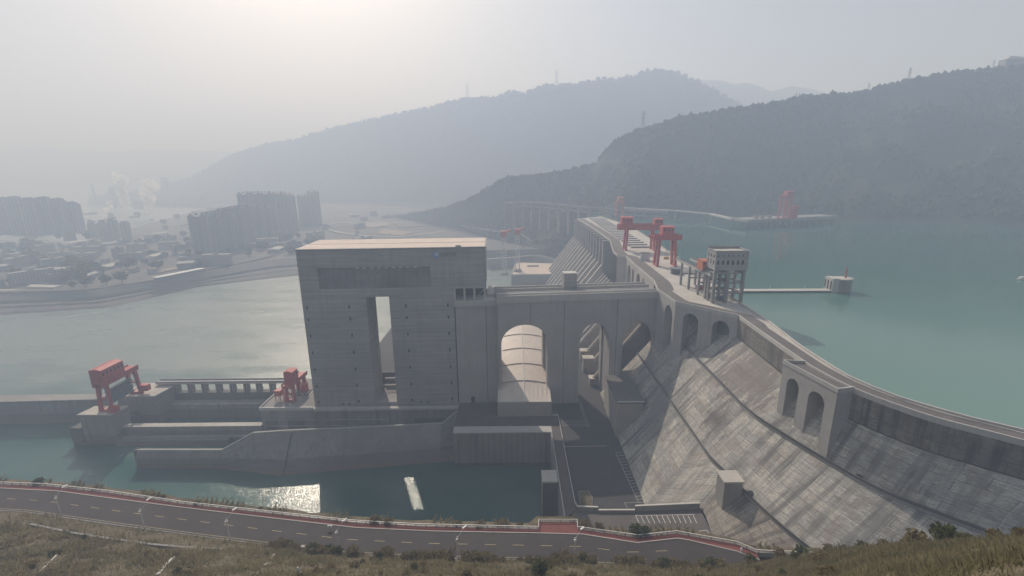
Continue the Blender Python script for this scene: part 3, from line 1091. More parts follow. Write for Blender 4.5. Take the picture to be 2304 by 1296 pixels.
# machine hall overhang to the right, with an open bay below it
mb = MB()
mb.box(109.4, 133.2, 0, DEP, 91.5, 121.2)
mb.build('hall_overhang', TOWER, tw)
for x in (109.5, 116.6, 123.8, 131.4):
    MB().box(x, x + 1.4, 0.4, 1.8, 82.6, 91.5).build('bay_column', TRIM, tw)
MB().box(109.5, 133, 14, 15, 82.6, 91.5).build('bay_back', VOID, tw)
MB().beam((126, 3, 83.5), (132, 3, 90.5), .3, .3).build('stair', GALV, tw)
MB().box(-0.4, 133.6, -0.4, DEP + .4, 121.2, 121.9).build('roof_edge', STEEL, tw)
MB().box(0.4, 132.8, 0.4, 21.5, 121.92, 122.1).build('roof', ROOFT, tw)
MB().box(0.4, 132.8, 22.2, DEP - .4, 121.92, 122.25).build('roof', ROOFT, tw)
MB().box(112, 116, 1.2, 1.6, 122.1, 123).build('roof_rail', STEEL, tw)
# emblem and lettering on the front
eb = MB().tube((98.0, -0.12, 116.7), (98.0, 0.1, 116.7), 2.0, n=28).build('emblem', BLUE, tw)
m_ = MB()
for k in range(10):
    a0, a1 = math.pi * (0.75 - .115 * k), math.pi * (0.75 - .115 * (k + 1))
    r_ = 1.15
    wd = 0.34 * math.sin(math.pi * (k + .5) / 10) + .08
    p = [(98 + (r_ + s * wd) * math.cos(a), -0.15, 116.7 + (r_ + s * wd) * math.sin(a)) for a, s in ((a0, -1), (a1, -1), (a1, 1), (a0, 1))]
    m_.quad(*p)
    q = [(98 + (0.55 + s * wd * .6) * math.cos(a + math.pi), -0.15, 116.7 + (0.55 + s * wd * .6) * math.sin(a + math.pi)) for a, s in ((a0, -1), (a1, -1), (a1, 1), (a0, 1))]
    m_.quad(*q)
m_.build('emblem_swirl', WHITE, eb)
tx = D.curves.new('lettering', 'FONT')
tx.body = '中国三峡'
tx.size = 3.0
tx.extrude = 0.08
tx.align_y = 'CENTER'
tx.materials.append(OLIVE)
to = D.objects.new('lettering', tx)
COL.objects.link(to)
bpy.context.view_layer.update()
tme = D.meshes.new_from_object(to.evaluated_get(bpy.context.evaluated_depsgraph_get()))
D.objects.remove(to)
to = D.objects.new('lettering', tme)
COL.objects.link(to)
to.parent = tw
to.location = (100.6, -0.1, 116.6)
to.rotation_euler = (R(90), 0, 0)

gp = thing('gate_pier', 'narrow concrete pier with an arched doorway beside the tower', 'pier', (-152, 322, 26), TA)
MB().arches(110.3, 140.6, 2, -1, 78, [(119.6, 122.6, 3.8, 5.4)]).build('front_wall', BRIDGE, gp)
MB().box(110.3, 140.6, 2.1, 38, -1, 77.9).build('body', BRIDGE, gp)
MB().box(119.6, 122.6, 1.9, 2.05, 0, 5.4).build('doorway', VOID, gp)
MB().box(109.6, 141.4, -1.2, 38, 78.05, 82.5).build('cap_slab', TRIM, gp)
MB().box(134, 141.2, 10, 37, 82.55, 84).build('upstand', PALE, gp)
MB().box(132.4, 132.9, -0.07, 0.2, 0, 77.6).build('joint', DARKC, gp)
MB().box(109.5, 110.2, 0.3, 6, 0, 82).build('joint', VOID, gp)

# ================================================================== quays, yard and road at tower foot
qb = thing('tower_quay', 'stained concrete quay block carrying the lift tower above the water', 'quay', (-118, 340, 0), world=True)
MB().prism([(-193, 319.5), (-152, 319.5), (-150, 317.8), (-41.6, 319.4), (-41.6, 372), (-193, 372)], -1, 26).build('block', LOCKC, qb)
MB().prism([(-193.6, 318.9), (-152, 318.9), (-150, 317.0), (-41.7, 318.6), (-41.7, 321.3), (-193.6, 322)], 24.6, 26.15).build('edge_beam', TRIM, qb)
for k, (x0, x1) in enumerate(((-190, -181), (-173, -160), (-146, -120), (-112, -84), (-76, -50))):
    MB().box(x0, x1, 318.9, 319.6, 9, 17).build('recess', DARKC, qb)
for z in (12, 17):
    MB().tube((-190, 318.4, z), (-95 if z > 12 else -110, 317.6, z), 0.16, n=6).build('pipe', GALV, qb)
MB().box(-182, -164, 338, 352, 26.16, 26.4).build('pit_frame', TRIM, qb)
MB().box(-180.8, -165.2, 339, 351, 26.3, 26.5).build('pit', VOID, qb)
for k in range(6):
    MB().box(-180 + k * 2.6, -179.5 + k * 2.6, 339.2, 350.8, 26.5, 27).build('pit_beam', TRIM, qb)
MB().wall([(-193.2, 342), (-193.2, 319.3), (-152.3, 319.3)], 0.25, 26.15, 27.2).build('railing', GALV, qb)

iw = thing('approach_wall', 'sloping concrete approach wall curving into the river before the tower', 'wall', (-150, 285, 0), world=True)
bl_ = [(-264.4, 284.7), (-207, 282.8), (-180, 278), (-160.6, 273.9), (-105, 281), (-41.4, 289)]
tl_ = [(-263, 285.6, 13), (-203, 284.2, 13.2), (-183, 289.5, 23.0), (-160, 291.5, 23.3), (-105, 296.5, 22.5), (-52, 301.5, 22), (-42, 312, 26)]
bl7 = [(-264.4, 284.2, -1), (-207, 282.0, -1), (-184, 279, -1), (-160.6, 273.9, -1), (-105, 281, -1), (-52, 287.5, -1), (-41.4, 289, -1)]
br7 = [(p[0], p[1] + 3.2, p[2]) for p in tl_]
lo7 = [(p[0], p[1] + 3.3, 5 if i < 2 else 9) for i, p in enumerate(tl_)]
MB().loft([[tuple(Vector(a).lerp(Vector(b), t) + Vector((0, -1.2 * math.sin(math.pi * t), 0))) for a, b in zip(bl7, tl_)] for t in (0, .2, .4, .6, .8, 1)] + [br7, lo7]).build('face', LOCKC, iw)
MB().wall([(p[0], p[1] + .2) for p in tl_], 0.6, [p[2] for p in tl_], [p[2] + 1.0 for p in tl_]).build('parapet', TRIM, iw)
MB().box(-264.4, -263.9, 284.3, 288.6, -1, 13.9).build('end_face', LOCKC, iw)
MB().prism([(-182, 294), (-42, 305), (-42, 316), (-193, 317)], -1, 7).build('ledge', CONC, iw)
for k in range(9):
    t = 0.36 + 0.6 * k / 9
    x = -196 + 150 * k / 9
    if -180 < x < -60:
        a = Vector((x, 277.0 + abs(x + 160) * .12, 3))
MB().tube((-157, 272.2, -1), (-156, 290.4, 23), 0.45, n=6).build('ladder', DARKC, iw)

fq = thing('fluted_quay', 'ribbed concrete quay wall streaked with rust, left of the quay road', 'quay wall', (-8, 288, 0), world=True)
mb = MB()
for k in range(17):
    x = -41.4 + k * 4.03
    mb.box(x, x + 3.75, 283.9, 290, -1, 25.2)
mb.build('ribs', FLUTE, fq)
MB().box(-41.2, 26.2, 284.4, 291, -1, 25.1).build('backing', DARKC, fq)
MB().box(-41.6, 26.6, 283.5, 291.5, 25.2, 26.05).build('coping', TRIM, fq)

pz = MB()
pz.prism([(-41.5, 291.6), (26.4, 291.6), (26.4, 202), (33, 208.5), (33, 340), (-41.5, 340)], -1, 25.98)
tag(pz.build('quay_road', asphalt('quay asphalt', (0.1, 0.085, 0.078))), kind='structure')
tag(MB().prism([(33, 209), (70.5, 209), (72, 520), (33, 520)], 10, 25.9).build('yard_pavement', ASPH2), kind='structure')
tag(MB().prism([(-140, 376), (32.8, 345), (32.8, 520), (-140, 520)], -1, 25.85).build('plaza', ASPH2), kind='structure')
qf = thing('quay_fence', 'long thin pale fence between the quay road and the dark yard', 'fence', (33, 258, 26), world=True)
MB().wall([(32.8, 305), (32.8, 213), (33.6, 210), (36, 208)], 0.3, 26, 27.2).build('rail', GALV, qf)
MB().wall([(27.6, 305.5), (32.8, 305)], 0.3, 26, 27.2).build('rail', GALV, qf)
qr = thing('quay_railing', 'thin pale railing along the water side of the quay road', 'railing', (26, 250, 26), world=True)
MB().wall([(26.2, 283), (26.2, 202)], 0.25, 26, 27.1).build('rail', GALV, qr)
qs = thing('quay_side_wall', 'tall shaded concrete side wall under the quay road at the water', 'wall', (26, 250, 0), world=True)
MB().box(25.6, 26.3, 190, 284, -1, 25.9).build('face', LOCKC, qs)
gtp = thing('mooring_pier', 'square concrete mooring pier beside the quay road with rubble on top', 'pier', (22, 238, 0), world=True)
MB().box(16.8, 25.5, 231.5, 241.5, -1, 25).build('shaft', DARKC, gtp)
MB().box(16.4, 25.5, 231.1, 241.9, 25, 26).build('cap', TRIM, gtp)
MB().box(16.0, 16.7, 231, 232, -1, 26.4).build('corner_post', TRIM, gtp)

# car park beyond the yard, on a ramped plane
pb, pe, pf = Vector((33, 208.5, 26)), Vector((87.2, 184.6, 46)), Vector((85.7, 166.5, 46))
pn = (pe - pb).cross(pf - pb)


def LP(u, v, lift=0.0):
    d = _ray(u, v)
    o = Vector((0, 0, CAM_Z))
    t = (pb - o).dot(pn) / d.dot(pn)
    return o + d * t + Vector((0, 0, lift))


lot = [LP(*p) for p in ((1262, 1168), (1278, 1150), (1297, 1147), (1345, 1150), (1430, 1150), (1575, 1144), (1608, 1212), (1500, 1240), (1262, 1240))]
mb = MB().add([tuple(p) for p in lot] + [(p.x, p.y, p.z - 24) for p in lot], [tuple(range(len(lot) - 1, -1, -1))] + [(i, (i + 1) % len(lot), (i + 1) % len(lot) + len(lot), i + len(lot)) for i in range(len(lot))])
tag(mb.build('car_park', asphalt('car park asphalt', (0.095, 0.085, 0.08))), kind='structure')
mb = MB()


def stripe(mb, p, q, wd=0.22):
    mb.beam(p, q, wd, 0.03)


for k in range(12):
    u = 1430 + k * 11.8
    stripe(mb, LP(u, 1160, .04), LP(u + 8, 1177, .04), 0.2)
stripe(mb, LP(1430, 1160, .05), LP(1562, 1158, .05), 0.2)
stripe(mb, LP(1568, 1196, .05), LP(1590, 1193, .05), 0.2)
stripe(mb, LP(1572, 1205, .05), LP(1596, 1203, .05), 0.2)
stripe(mb, LP(1590, 1193, .05), LP(1600, 1206, .05), 0.2)
stripe(mb, LP(1276, 1163, .05), LP(1272, 1155, .05), 0.2)
stripe(mb, LP(1282, 1158, .05), LP(1283, 1153, .05), 0.2)
tag(mb.build('car_park_markings', WHITE), kind='structure')
fw_ = thing('flood_wall', 'low concrete flood wall stepping along the edge of the yard', 'wall', (60, 200, 26), world=True)
for (a, b, h) in (((1298, 1148), (1345, 1150), 2.4), ((1346, 1153), (1428, 1153), 1.5), ((1428, 1150), (1574, 1144), 3.0)):
    p, q = LP(*a), LP(*b)
    MB().wall([(p.x, p.y), (q.x, q.y)], 0.8, [p.z - 1, q.z - 1], [p.z + h, q.z + h]).build('panel', CONC, fw_)
    MB().wall([(p.x, p.y), (q.x, q.y)], 1.1, [p.z + h, q.z + h], [p.z + h + .25, q.z + h + .25]).build('coping', TRIM, fw_)
mb = MB()
for k in range(17):
    t = k / 16
    a = G(1385 + 52 * t, 1019 + 112 * t, 25.94)
    b = G(1400 + 52 * t, 1017 + 112 * t, 25.94)
    stripe(mb, a, b, 0.22)
stripe(mb, G(1385, 1019, 25.95), G(1437, 1131, 25.95), 0.22)
stripe(mb, G(1405, 1131, 25.95), G(1452, 1130, 25.95), 0.22)
stripe(mb, G(1405, 1131, 25.95), G(1412, 1143, 25.95), 0.22)
for k in range(4):
    stripe(mb, G(1262 + k, 947 + k * 3.6, 25.95), G(1318 + k * 2, 947 + k * 4, 25.95), 0.2)
stripe(mb, G(1303, 895, 25.95), G(1326, 960, 25.95), 0.22)
stripe(mb, G(1300, 895, 25.95), G(1321, 960, 25.95), 0.22)
stripe(mb, G(1270, 1005, 25.95), G(1365, 1003, 25.95), 0.4)
tag(mb.build('yard_markings', TRIM), kind='structure')
isl = thing('planting_bed', 'paved planting bed with pale kerb in the corner of the dark yard', 'planting bed', G(1315, 1125, 26), world=True)
bed = [G(u, v, 26) for u, v in ((1301, 1107), (1324, 1106), (1334, 1122), (1332, 1143), (1306, 1144))]
MB().prism([(p.x, p.y) for p in bed], 25.8, 26.5).build('kerb', CONC, isl)
bed2 = [isl.location.lerp(p, 0.9) for p in bed]
MB().prism([(p.x, p.y) for p in bed2], 26.4, 26.7).build('soil', SOIL, isl)

# ================================================================== lock basin left of the tower
gw = thing('guide_wall', 'long low concrete guide wall in the river at the far left', 'wall', (-440, 348, 0), world=True)
MB().prism([(-640, 330), (-560, 340), (-421, 345.5), (-341, 348.5), (-341, 357), (-421, 356.5), (-560, 351), (-640, 341)], -1, 20).build('wall', LOCKC, gw)
MB().prism([(-640, 329.5), (-560, 339.4), (-421, 344.9), (-341, 347.9), (-341, 357.6), (-421, 357.1), (-560, 351.6), (-640, 341.6)], 20, 20.7).build('coping', CONC, gw)
lp = thing('lock_pier', 'tall concrete lock head pier under the big red gantry crane', 'pier', (-312, 330, 0), world=True)
MB().prism([(-326.5, 314), (-301.5, 313.2), (-299.5, 326), (-324.5, 326)], -1, 25.2).build('near_pier', LOCKC, lp)
MB().prism([(-327.2, 313.4), (-301, 312.6), (-299, 326.6), (-325, 326.6)], 25.2, 26).build('cap', PALE, lp)
MB().prism([(-322, 343), (-291, 343), (-288, 366), (-318, 366)], -1, 25.2).build('far_pier', LOCKC, lp)
MB().prism([(-322.6, 342.4), (-290.5, 342.4), (-287.4, 366.6), (-318.6, 366.6)], 25.2, 26).build('cap', PALE, lp)
MB().prism([(-336, 314), (-327, 313.5), (-325, 326), (-334, 326)], -1, 14.5).build('buttress', DARKC, lp)
MB().box(-330, -300, 312.6, 314, -1, 2.6).build('footing', DARKC, lp)
MB().box(-313, -306, 326.2, 342.8, -1, 12).build('sill', DARKC, lp)
bw = thing('basin_wall', 'low stepped concrete basin wall with a pale top left of the tower', 'wall', (-250, 320, 0), world=True)
MB().box(-301, -193.5, 318.5, 323, -1, 12).build('wall', LOCKC, bw)
MB().box(-301, -193.6, 318.2, 323.4, 12, 12.5).build('coping', PALE, bw)
MB().box(-301.5, -217, 311.8, 318.3, -1, 4.4).build('shelf', LOCKC, bw)
MB().box(-301.5, -193.6, 315.5, 318.2, 4.4, 5.2).build('ledge', CONC, bw)
fwl = thing('far_basin_wall', 'stepped grey wall on the river side of the lock basin', 'wall', (-240, 358, 0), world=True)
MB().box(-290, -193.4, 352.5, 360, -1, 12.5).build('wall', LOCKC, fwl)
MB().box(-290, -193.4, 352.2, 360.2, 12.5, 13).build('coping', CONC, fwl)
MB().box(-290, -193.4, 360.3, 366, -1, 19.4).build('upper_wall', DARKC, fwl)
tr = thing('trestle', 'long concrete trestle on paired columns along the far side of the lock basin', 'trestle', (-245, 364, 19), world=True)
MB().box(-303, -189, 360.6, 366.4, 27.2, 28.6).build('deck', TRIM, tr)
for y in (360.7, 366.0):
    MB().box(-303, -189, y, y + .3, 28.65, 29.7).build('railing', STEEL, tr)
for u in (369, 400, 431, 462, 494, 525, 556, 584, 614):
    p = V(u, 880, 363)
    for dx in (-1.6, 0.6):
        MB().box(p.x + dx, p.x + dx + 1.3, 361.2, 365.6, 19.4, 27.1).build('column', CONC, tr)

# ================================================================== cranes
def gantry(name, label, loc, rot, span, depth, hleg, hbeam, boxes, m_=None, extra=None, over=4.0):
    """portal crane: span along local x, legs in pairs along local y"""
    m_ = m_ or CRRED
    g = thing(name, label, 'crane', loc, rot)
    for sx in (0, span):
        for sy in (-depth / 2, depth / 2):
            MB().beam((sx, sy, 0), (sx + (1.2 if sx == 0 else -1.2), sy * .8, hleg), 2.0, 2.4).build('leg', m_, g)
        MB().beam((sx, -depth / 2 - 1.5, 1.0), (sx, depth / 2 + 1.5, 1.0), 1.6, 1.5).build('wheel_beam', m_, g)
        MB().beam((sx + (.6 if sx == 0 else -.6), -depth * .45, hleg * .5), (sx + (.6 if sx == 0 else -.6), depth * .45, hleg * .5), 1, 1).build('brace', m_, g)
        MB().beam((sx + (1.2 if sx == 0 else -1.2), -depth * .42, hleg - .8), (sx + (1.2 if sx == 0 else -1.2), depth * .42, hleg - .8), 1.4, 1.6).build('brace', m_, g)
    for sy in (-depth * .36, depth * .36):
        MB().box(-over, span + over, sy - 1.1, sy + 1.1, hleg, hleg + hbeam).build('girder', m_, g)
    MB().box(-over, span + over, -depth * .36 + 1.15, depth * .36 - 1.15, hleg + hbeam - .5, hleg + hbeam - .1).build('walkway', m_, g)
    mb = MB()
    for sy in (-depth * .36 - 1.3, depth * .36 + 1.2):
        mb.box(-over, span + over, sy, sy + .12, hleg + hbeam, hleg + hbeam + 1.1)
    mb.build('railing', m_, g)
    for (x0, x1, y0, y1, h, bm) in boxes:
        b = MB().box(x0, x1, y0, y1, hleg + hbeam + .05, hleg + hbeam + h).build('machine_house', bm or m_, g)
        MB().hexa([(x0 - .3, y0 - .3, hleg + hbeam + h), (x1 + .3, y0 - .3, hleg + hbeam + h), (x1 + .3, y1 + .3, hleg + hbeam + h), (x0 - .3, y1 + .3, hleg + hbeam + h)],
                  [(x0 + .3, (y0 + y1) / 2 - .6, hleg + hbeam + h + .9), (x1 - .3, (y0 + y1) / 2 - .6, hleg + hbeam + h + .9), (x1 - .3, (y0 + y1) / 2 + .6, hleg + hbeam + h + .9), (x0 + .3, (y0 + y1) / 2 + .6, hleg + hbeam + h + .9)]).build('roof', bm or m_, b)
    for (x0, x1, y0, y1, h, bm) in boxes:
        z0 = hleg + hbeam
        n = max(2, int((x1 - x0) / 3))
        for k in range(n):
            xx = x0 + (x1 - x0) * (k + .5) / n
            for yy in (y0 - .03, y1 + .01):
                MB().box(xx - .7, xx + .7, yy, yy + .02, z0 + h * .55, z0 + h * .78).build('window', GLASSD, g)
    for sx in (0, span):
        mb = MB()
        for k in range(3):
            a, b = hleg * k / 3 + 1, hleg * (k + 1) / 3
            s = 1 if k % 2 else -1
            mb.beam((sx, -s * depth * .47, a), (sx, s * depth * .44, b + .3), .5, .5)
        mb.build('lattice', m_, g)
    mb = MB()
    for s in (-.35, .35):
        mb.beam((-1.3, -depth * .5 + s, .5), (-.2, -depth * .42 + s, hleg), .14, .14)
    for k in range(int(hleg / 1.2)):
        t = k * 1.2 / hleg
        mb.beam((-1.3 + 1.1 * t, -depth * (.5 - .08 * t) - .35, .5 + k * 1.2), (-1.3 + 1.1 * t, -depth * (.5 - .08 * t) + .35, .5 + k * 1.2), .1, .1)
    mb.build('ladder', GALV, g)
    if extra:
        extra(g, m_)
    return g


def hook(x, h0, h1):
    def f(g, m_):
        for dx in (-.7, .7):
            MB().tube((x + dx, 0, h0), (x + dx, 0, h1), .16, n=5).build('cable', STEEL, g)
        MB().box(x - 2.2, x + 2.2, -1.2, 1.2, h1 - 2.2, h1).build('lifting_block', plain('hook yellow', (0.5, 0.3, 0.07)), g)
    return f


def cab(x, y, z):
    def f(g, m_):
        MB().box(x - 1.6, x + 1.6, y - 1.6, y + 1.6, z, z + 3).build('operator_cab', m_, g)
        MB().beam((x, y, 1), (x, y, z), .5, .5).build('cab_post', m_, g)
    return f


gantry('gantry_crane', 'wide red gantry crane with two machine houses astride the dam crest', (125.5, 508, 113.9), 0, 31, 11, 22.5, 5.0, [(-5.5, 6.3, -5, 5, 8.6, None), (30.6, 39.5, -4, 4, 6.4, None)], extra=cab(27, -3, 14), over=8.5)
gantry('gantry_crane', 'narrower red gantry crane with one machine house, on crest nearer the stilt house', (133.2, 420, 113.9), 0, 16.5, 10, 24.2, 3.6, [(3, 13.2, -5, 5, 8.2, None)], extra=hook(9.5, 26, 8), over=4.4)
mb_t = thing('drum_tank', 'pale round tank standing between the two red crest cranes', 'tank', (131, 447, 113.9))
MB().tube((0, 0, 0), (0, 0, 7), 4.6, n=20).build('shell', GALV, mb_t)
MB().tube((0, 0, 7.02), (0, 0, 7.5), 4.9, n=20).build('rim', DARKC, mb_t)
ks = thing('crest_kiosk', 'small dark octagonal kiosk on the crest slab beside the crane', 'kiosk', (139.5, 385, 113.9))
MB().prism([(4 * math.cos(math.pi * (k + .5) / 4), 4 * math.sin(math.pi * (k + .5) / 4)) for k in range(8)], 0, 4.4).build('walls', DARKC, ks)
MB().prism([(4.3 * math.cos(math.pi * (k + .5) / 4), 4.3 * math.sin(math.pi * (k + .5) / 4)) for k in range(8)], 4.4, 4.8).build('roof', STEEL, ks)
gantry('gantry_crane', 'big red gantry crane with long hipped machine house over the lock gate', (-308.5, 318, 26), R(90), 29, 8, 20.5, 3, [(-2, 18, -4.5, 4.5, 10.5, None)], over=2.5,
       extra=lambda g, m_: [MB().box(5, 25.5, -1.4, 1.4, 4 + k * 2.4, 5.6 + k * 2.4).build('hanging_gate', STEELB, g) for k in range(5)] + [MB().box(-3, 1.5, -9, -3.8, .1, 4.6).build('operator_cab', m_, g), MB().box(27, 31, -11, -4, 3, 8).build('operator_cab', m_, g)])
gantry('gantry_crane', 'small red gantry crane parked on the quay at the tower corner', (-175, 331, 26), R(86), 19, 6.5, 12.6, 2.2, [(1, 9.5, -3.4, 3.4, 9.2, None)], over=4,
       extra=lambda g, m_: [MB().box(-1, 4, 7, 12, 4.6, 9).build('operator_cab', m_, g)] + [MB().tube((x, y, 0), (x, y, 4.6), .3, n=6).build('cab_post', m_, g) for x in (-.5, 3.5) for y in (7.5, 11.5)] + [MB().box(10, 15, -7.5, -4.2, 3, 9).build('winch_house', m_, g)])
# the far crane on the intake platform, and the far tall cranes in the tailrace
gantry('gantry_crane', 'tall red gantry crane standing on the far intake platform in the reservoir', (463, 800, 116), R(8), 14, 12, 36, 3, [(4, 16, -5, 5, 7, None)], over=2,
       extra=lambda g, m_: [MB().box(16, 29, -4, 4, .1, 17).build('hoist_house', m_, g), MB().box(20, 32, -3, 3, 17.1, 22).build('hoist_house', m_, g)])
fc = V(1390, 478, 900)
gantry('gantry_crane', 'faint rusty red crane at the far end of the dam crest', (fc.x - 6, 890, 114), 0, 14, 12, 24, 4, [(2, 13, -5, 5, 8, None)], m_=CRORG, over=2)
for i, (u, Y) in enumerate(((1135, 812), (1165, 840))):
    p = G(u, 614, 20)
    c = thing('tower_crane', ['white lattice tower crane with a red cab, left of the far pair', 'white lattice tower crane with a red cab, right of the far pair'][i], 'crane', (p.x, Y, 20), group='tower cranes on the far tailrace')
    mb = MB()
    for sx in (-3, 3):
        for sy in (-3, 3):
            mb.beam((sx * 1.4, sy * 1.4, 0), (sx, sy, 68), 1.0, 1.0)
    for k in range(11):
        z = k * 6.2
        for s in (-3.2, 3.2):
            mb.beam((-3.4, s, z), (3.4, s, z + 6), .6, .6)
            mb.beam((s, -3.4, z + 6), (s, 3.4, z), .6, .6)
    mb.build('mast', GALV, c)
    MB().box(-5, 5, -5, 5, 68, 78).build('cab', CRRED, c)
    MB().beam((-4, 0, 76), (-72 if i == 0 else 26, -6, 88 if i == 0 else 56), 1.8, 2.4).build('jib', GALV, c)
    MB().beam((4, 0, 76), (13, 2, 80), 2.5, 3).build('counter_jib', CRRED, c)
    MB().box(-7, 7, -7, 7, -.5, 3).build('base', CONC, c)
lm = thing('light_mast', 'slim dark lattice mast behind the far tailrace cranes', 'mast', V(1177, 560, 1020))
mb = MB()
for a in range(3):
    mb.beam((2.5 * math.cos(a * 2.1), 2.5 * math.sin(a * 2.1), -40), (.8 * math.cos(a * 2.1), .8 * math.sin(a * 2.1), 72), 1.1, 1.1)
mb.build('mast', STEEL, lm)
# far tailrace platforms and walls
tp = thing('tailrace_platform', 'sunlit tan concrete platform in the far tailrace below the spillway', 'platform', (40, 860, 0), world=True)
MB().prism([(-1, 806), (77, 806), (91, 880), (88, 912), (20, 925), (6, 920)], -1, 19.4).build('base', CONC, tp)
MB().prism([(1, 808), (75, 808), (88, 880), (85, 908), (22, 920), (9, 915)], 19.4, 19.6).build('floor', ROOFT, tp)
MB().wall([(-1, 806.5), (77, 806.5), (91, 880)], 1.6, 19.4, 21.2).build('parapet', TRIM, tp)
MB().box(30, 52, 880, 886, 19.6, 22.5).build('trough', PALE, tp)
tw2 = thing('training_wall', 'pale curved training wall bending round the far tailrace', 'wall', (40, 960, 0), world=True)
cv = [G(u, v, 20) for u, v in ((1096, 583), (1160, 579), (1195, 575), (1225, 577), (1248, 585), (1264, 596), (1268, 606))]
MB().wall([(p.x, p.y) for p in resample(cv, 30)], 6, -1, 20).build('wall', CONC, tw2)
MB().wall([(p.x, p.y) for p in resample(cv, 30)], 5, 20, 20.8).build('top', PALE, tw2)
tb = thing('powerhouse_block', 'flat dark roofed powerhouse block hidden behind the arched bridge', 'building', (0, 560, 0), world=True)
MB().prism([(-100, 470), (58, 470), (58, 640), (-100, 640)], -1, 24).build('walls', CONC, tb)
MB().prism([(-101, 469), (59, 469), (59, 641), (-101, 641)], 24, 25).build('roof', DARKC, tb)

# ================================================================== stilt house, gallery frame and floating wall on the crest
sth = thing('stilt_house', 'grey two storey concrete hoist house raised on tall stilts over the reservoir', 'hoist house', (132, 294, 114))
WH = [(1.0 + k * 3.2, 2.5 + k * 3.2, 25.6, 28.6) for k in range(6)] + [(1.2 + k * 3.2, 2.2 + k * 3.2, 31, 32) for k in range(6)]
mb = MB().facade(0, 21.2, 22, 34.4, WH, 0, .5)
mb.quad((0, 14, 22), (0, 0, 22), (0, 0, 34.4), (0, 14, 34.4)).quad((21.2, 0, 22), (21.2, 14, 22), (21.2, 14, 34.4), (21.2, 0, 34.4)).quad((21.2, 14, 22), (0, 14, 22), (0, 14, 34.4), (21.2, 14, 34.4))
mb.quad((0, 0, 22), (0, 14, 22), (21.2, 14, 22), (21.2, 0, 22))
mb.build('walls', TOWER, sth)
for a, b, c, d in WH:
    MB().quad((a, .48, c), (b, .48, c), (b, .48, d), (a, .48, d)).build('window', GLASSD, sth)
for y in (2.2, 6.4, 10.6):
    for z, h in ((25.4, 3), (30, 2)):
        MB().box(-.06, -.01, y, y + 1.5, z, z + h).build('window', GLASSD, sth)
MB().box(.6, 20.6, .6, 13.4, 34.0, 34.2).build('roof', PALE, sth)
mb = MB()
mb.box(-.3, 21.5, -.3, .4, 34.4, 35).box(-.3, 21.5, 13.6, 14.3, 34.4, 36)
mb.box(-.3, .35, .4, 13.6, 34.4, 35).box(20.85, 21.5, .4, 13.6, 34.4, 35)
mb.build('parapet', TOWER, sth)
for x in (.8, 9.5, 19.5):
    for y in (1, 12.5):
        MB().box(x - .9, x + .9, y - .9, y + .9, -12 if x > 15 else -.1, 21.95).build('stilt', CONC, sth)
for z in (6, 13, 19.5):
    for y in (1, 12.5):
        MB().box(1.75, 8.55, y - .5, y + .5, z, z + 1).build('tie_beam', CONC, sth)
        MB().box(10.45, 18.55, y - .5, y + .5, z, z + 1).build('tie_beam', CONC, sth)
    for x in (.8, 9.5, 19.5):
        MB().box(x - .5, x + .5, 1.95, 11.55, z, z + 1).build('tie_beam', CONC, sth)
gf = thing('rail_gallery', 'open concrete frame carrying crane rails beside the stilt house', 'gantry frame', (130, 322, 114))
rows_ = [(0.0, 24), (.8, 10), (1.8, -5), (2.6, -20)]
for xo in (0, 11):
    for dx, dy in rows_:
        MB().box(dx + xo - .7, dx + xo + .7, dy - .7, dy + .7, -.1, 16.9).build('column', CONC, gf)
        if xo == 0:
            MB().box(dx + .75, dx + 10.25, dy - .4, dy + .4, 8, 9).build('tie_beam', CONC, gf)
    MB().hexa([(xo - 1.6, 34, 17), (xo + 1.0, 34, 17), (xo + 4.0, -23, 17), (xo + 1.6, -23, 17)], [(xo - 1.6, 34, 18.6), (xo + 1.0, 34, 18.6), (xo + 4.0, -23, 18.6), (xo + 1.6, -23, 18.6)]).build('rail_beam', TRIM, gf)
    MB().beam((xo - 1.4, 34, 19.4), (xo + 1.8, -23, 19.4), .15, 1.2).build('railing', STEEL, gf)
ob = thing('hoist_trolley', 'faded orange hoist trolley house riding on the rail gallery', 'trolley', (131, 312, 132.7))
MB().box(-1.5, 9, -4.5, 5, .3, 6.8).build('house', CRORG, ob)
MB().hexa([(-1.8, -4.8, 6.8), (9.3, -4.8, 6.8), (9.3, 5.3, 6.8), (-1.8, 5.3, 6.8)], [(-1.5, -1, 7.8), (9, -1, 7.8), (9, 1.5, 7.8), (-1.5, 1.5, 7.8)]).build('roof', CRORG, ob)
MB().box(-1.8, 9.3, -4, 4.5, -.3, .28).build('bogie', STEEL, ob)
rnd = random.Random(3)
mc = [('winch', 'red winch drum stored under the rail gallery', (138, 330), CRRED), ('spare_gate', 'dark steel gate leaf stored under the stilt house', (141, 301), STEELB), ('winch', 'pale motor housing under the rail gallery near the stilt house', (138, 310), GALV)]
for nme, lb, (x, y), m_ in mc:
    o = thing(nme, lb, nme.replace('_', ' '), (x, y, 113.9))
    MB().box(-2.4, 2.4, -1.6, 1.6, .3, 2.4).build('body', m_, o)
    MB().tube((-2.8, 0, 2.6), (2.8, 0, 2.6), 1.1, n=12).build('drum', STEEL, o)
    MB().box(-2.8, 2.8, -2, 2, 0, .28).build('base', CONC, o)
fl = thing('floating_wall', 'long pale floating guide wall stretching out into the reservoir', 'floating wall', (215, 360, 104), world=True)
MB().hexa([(160, 357.5, 102), (262, 355.5, 102), (262, 362, 102), (160, 364, 102)], [(160, 357.5, 105.0), (262, 355.5, 105.0), (262, 362, 105.0), (160, 364, 105.0)]).build('pontoon', DARKC, fl)
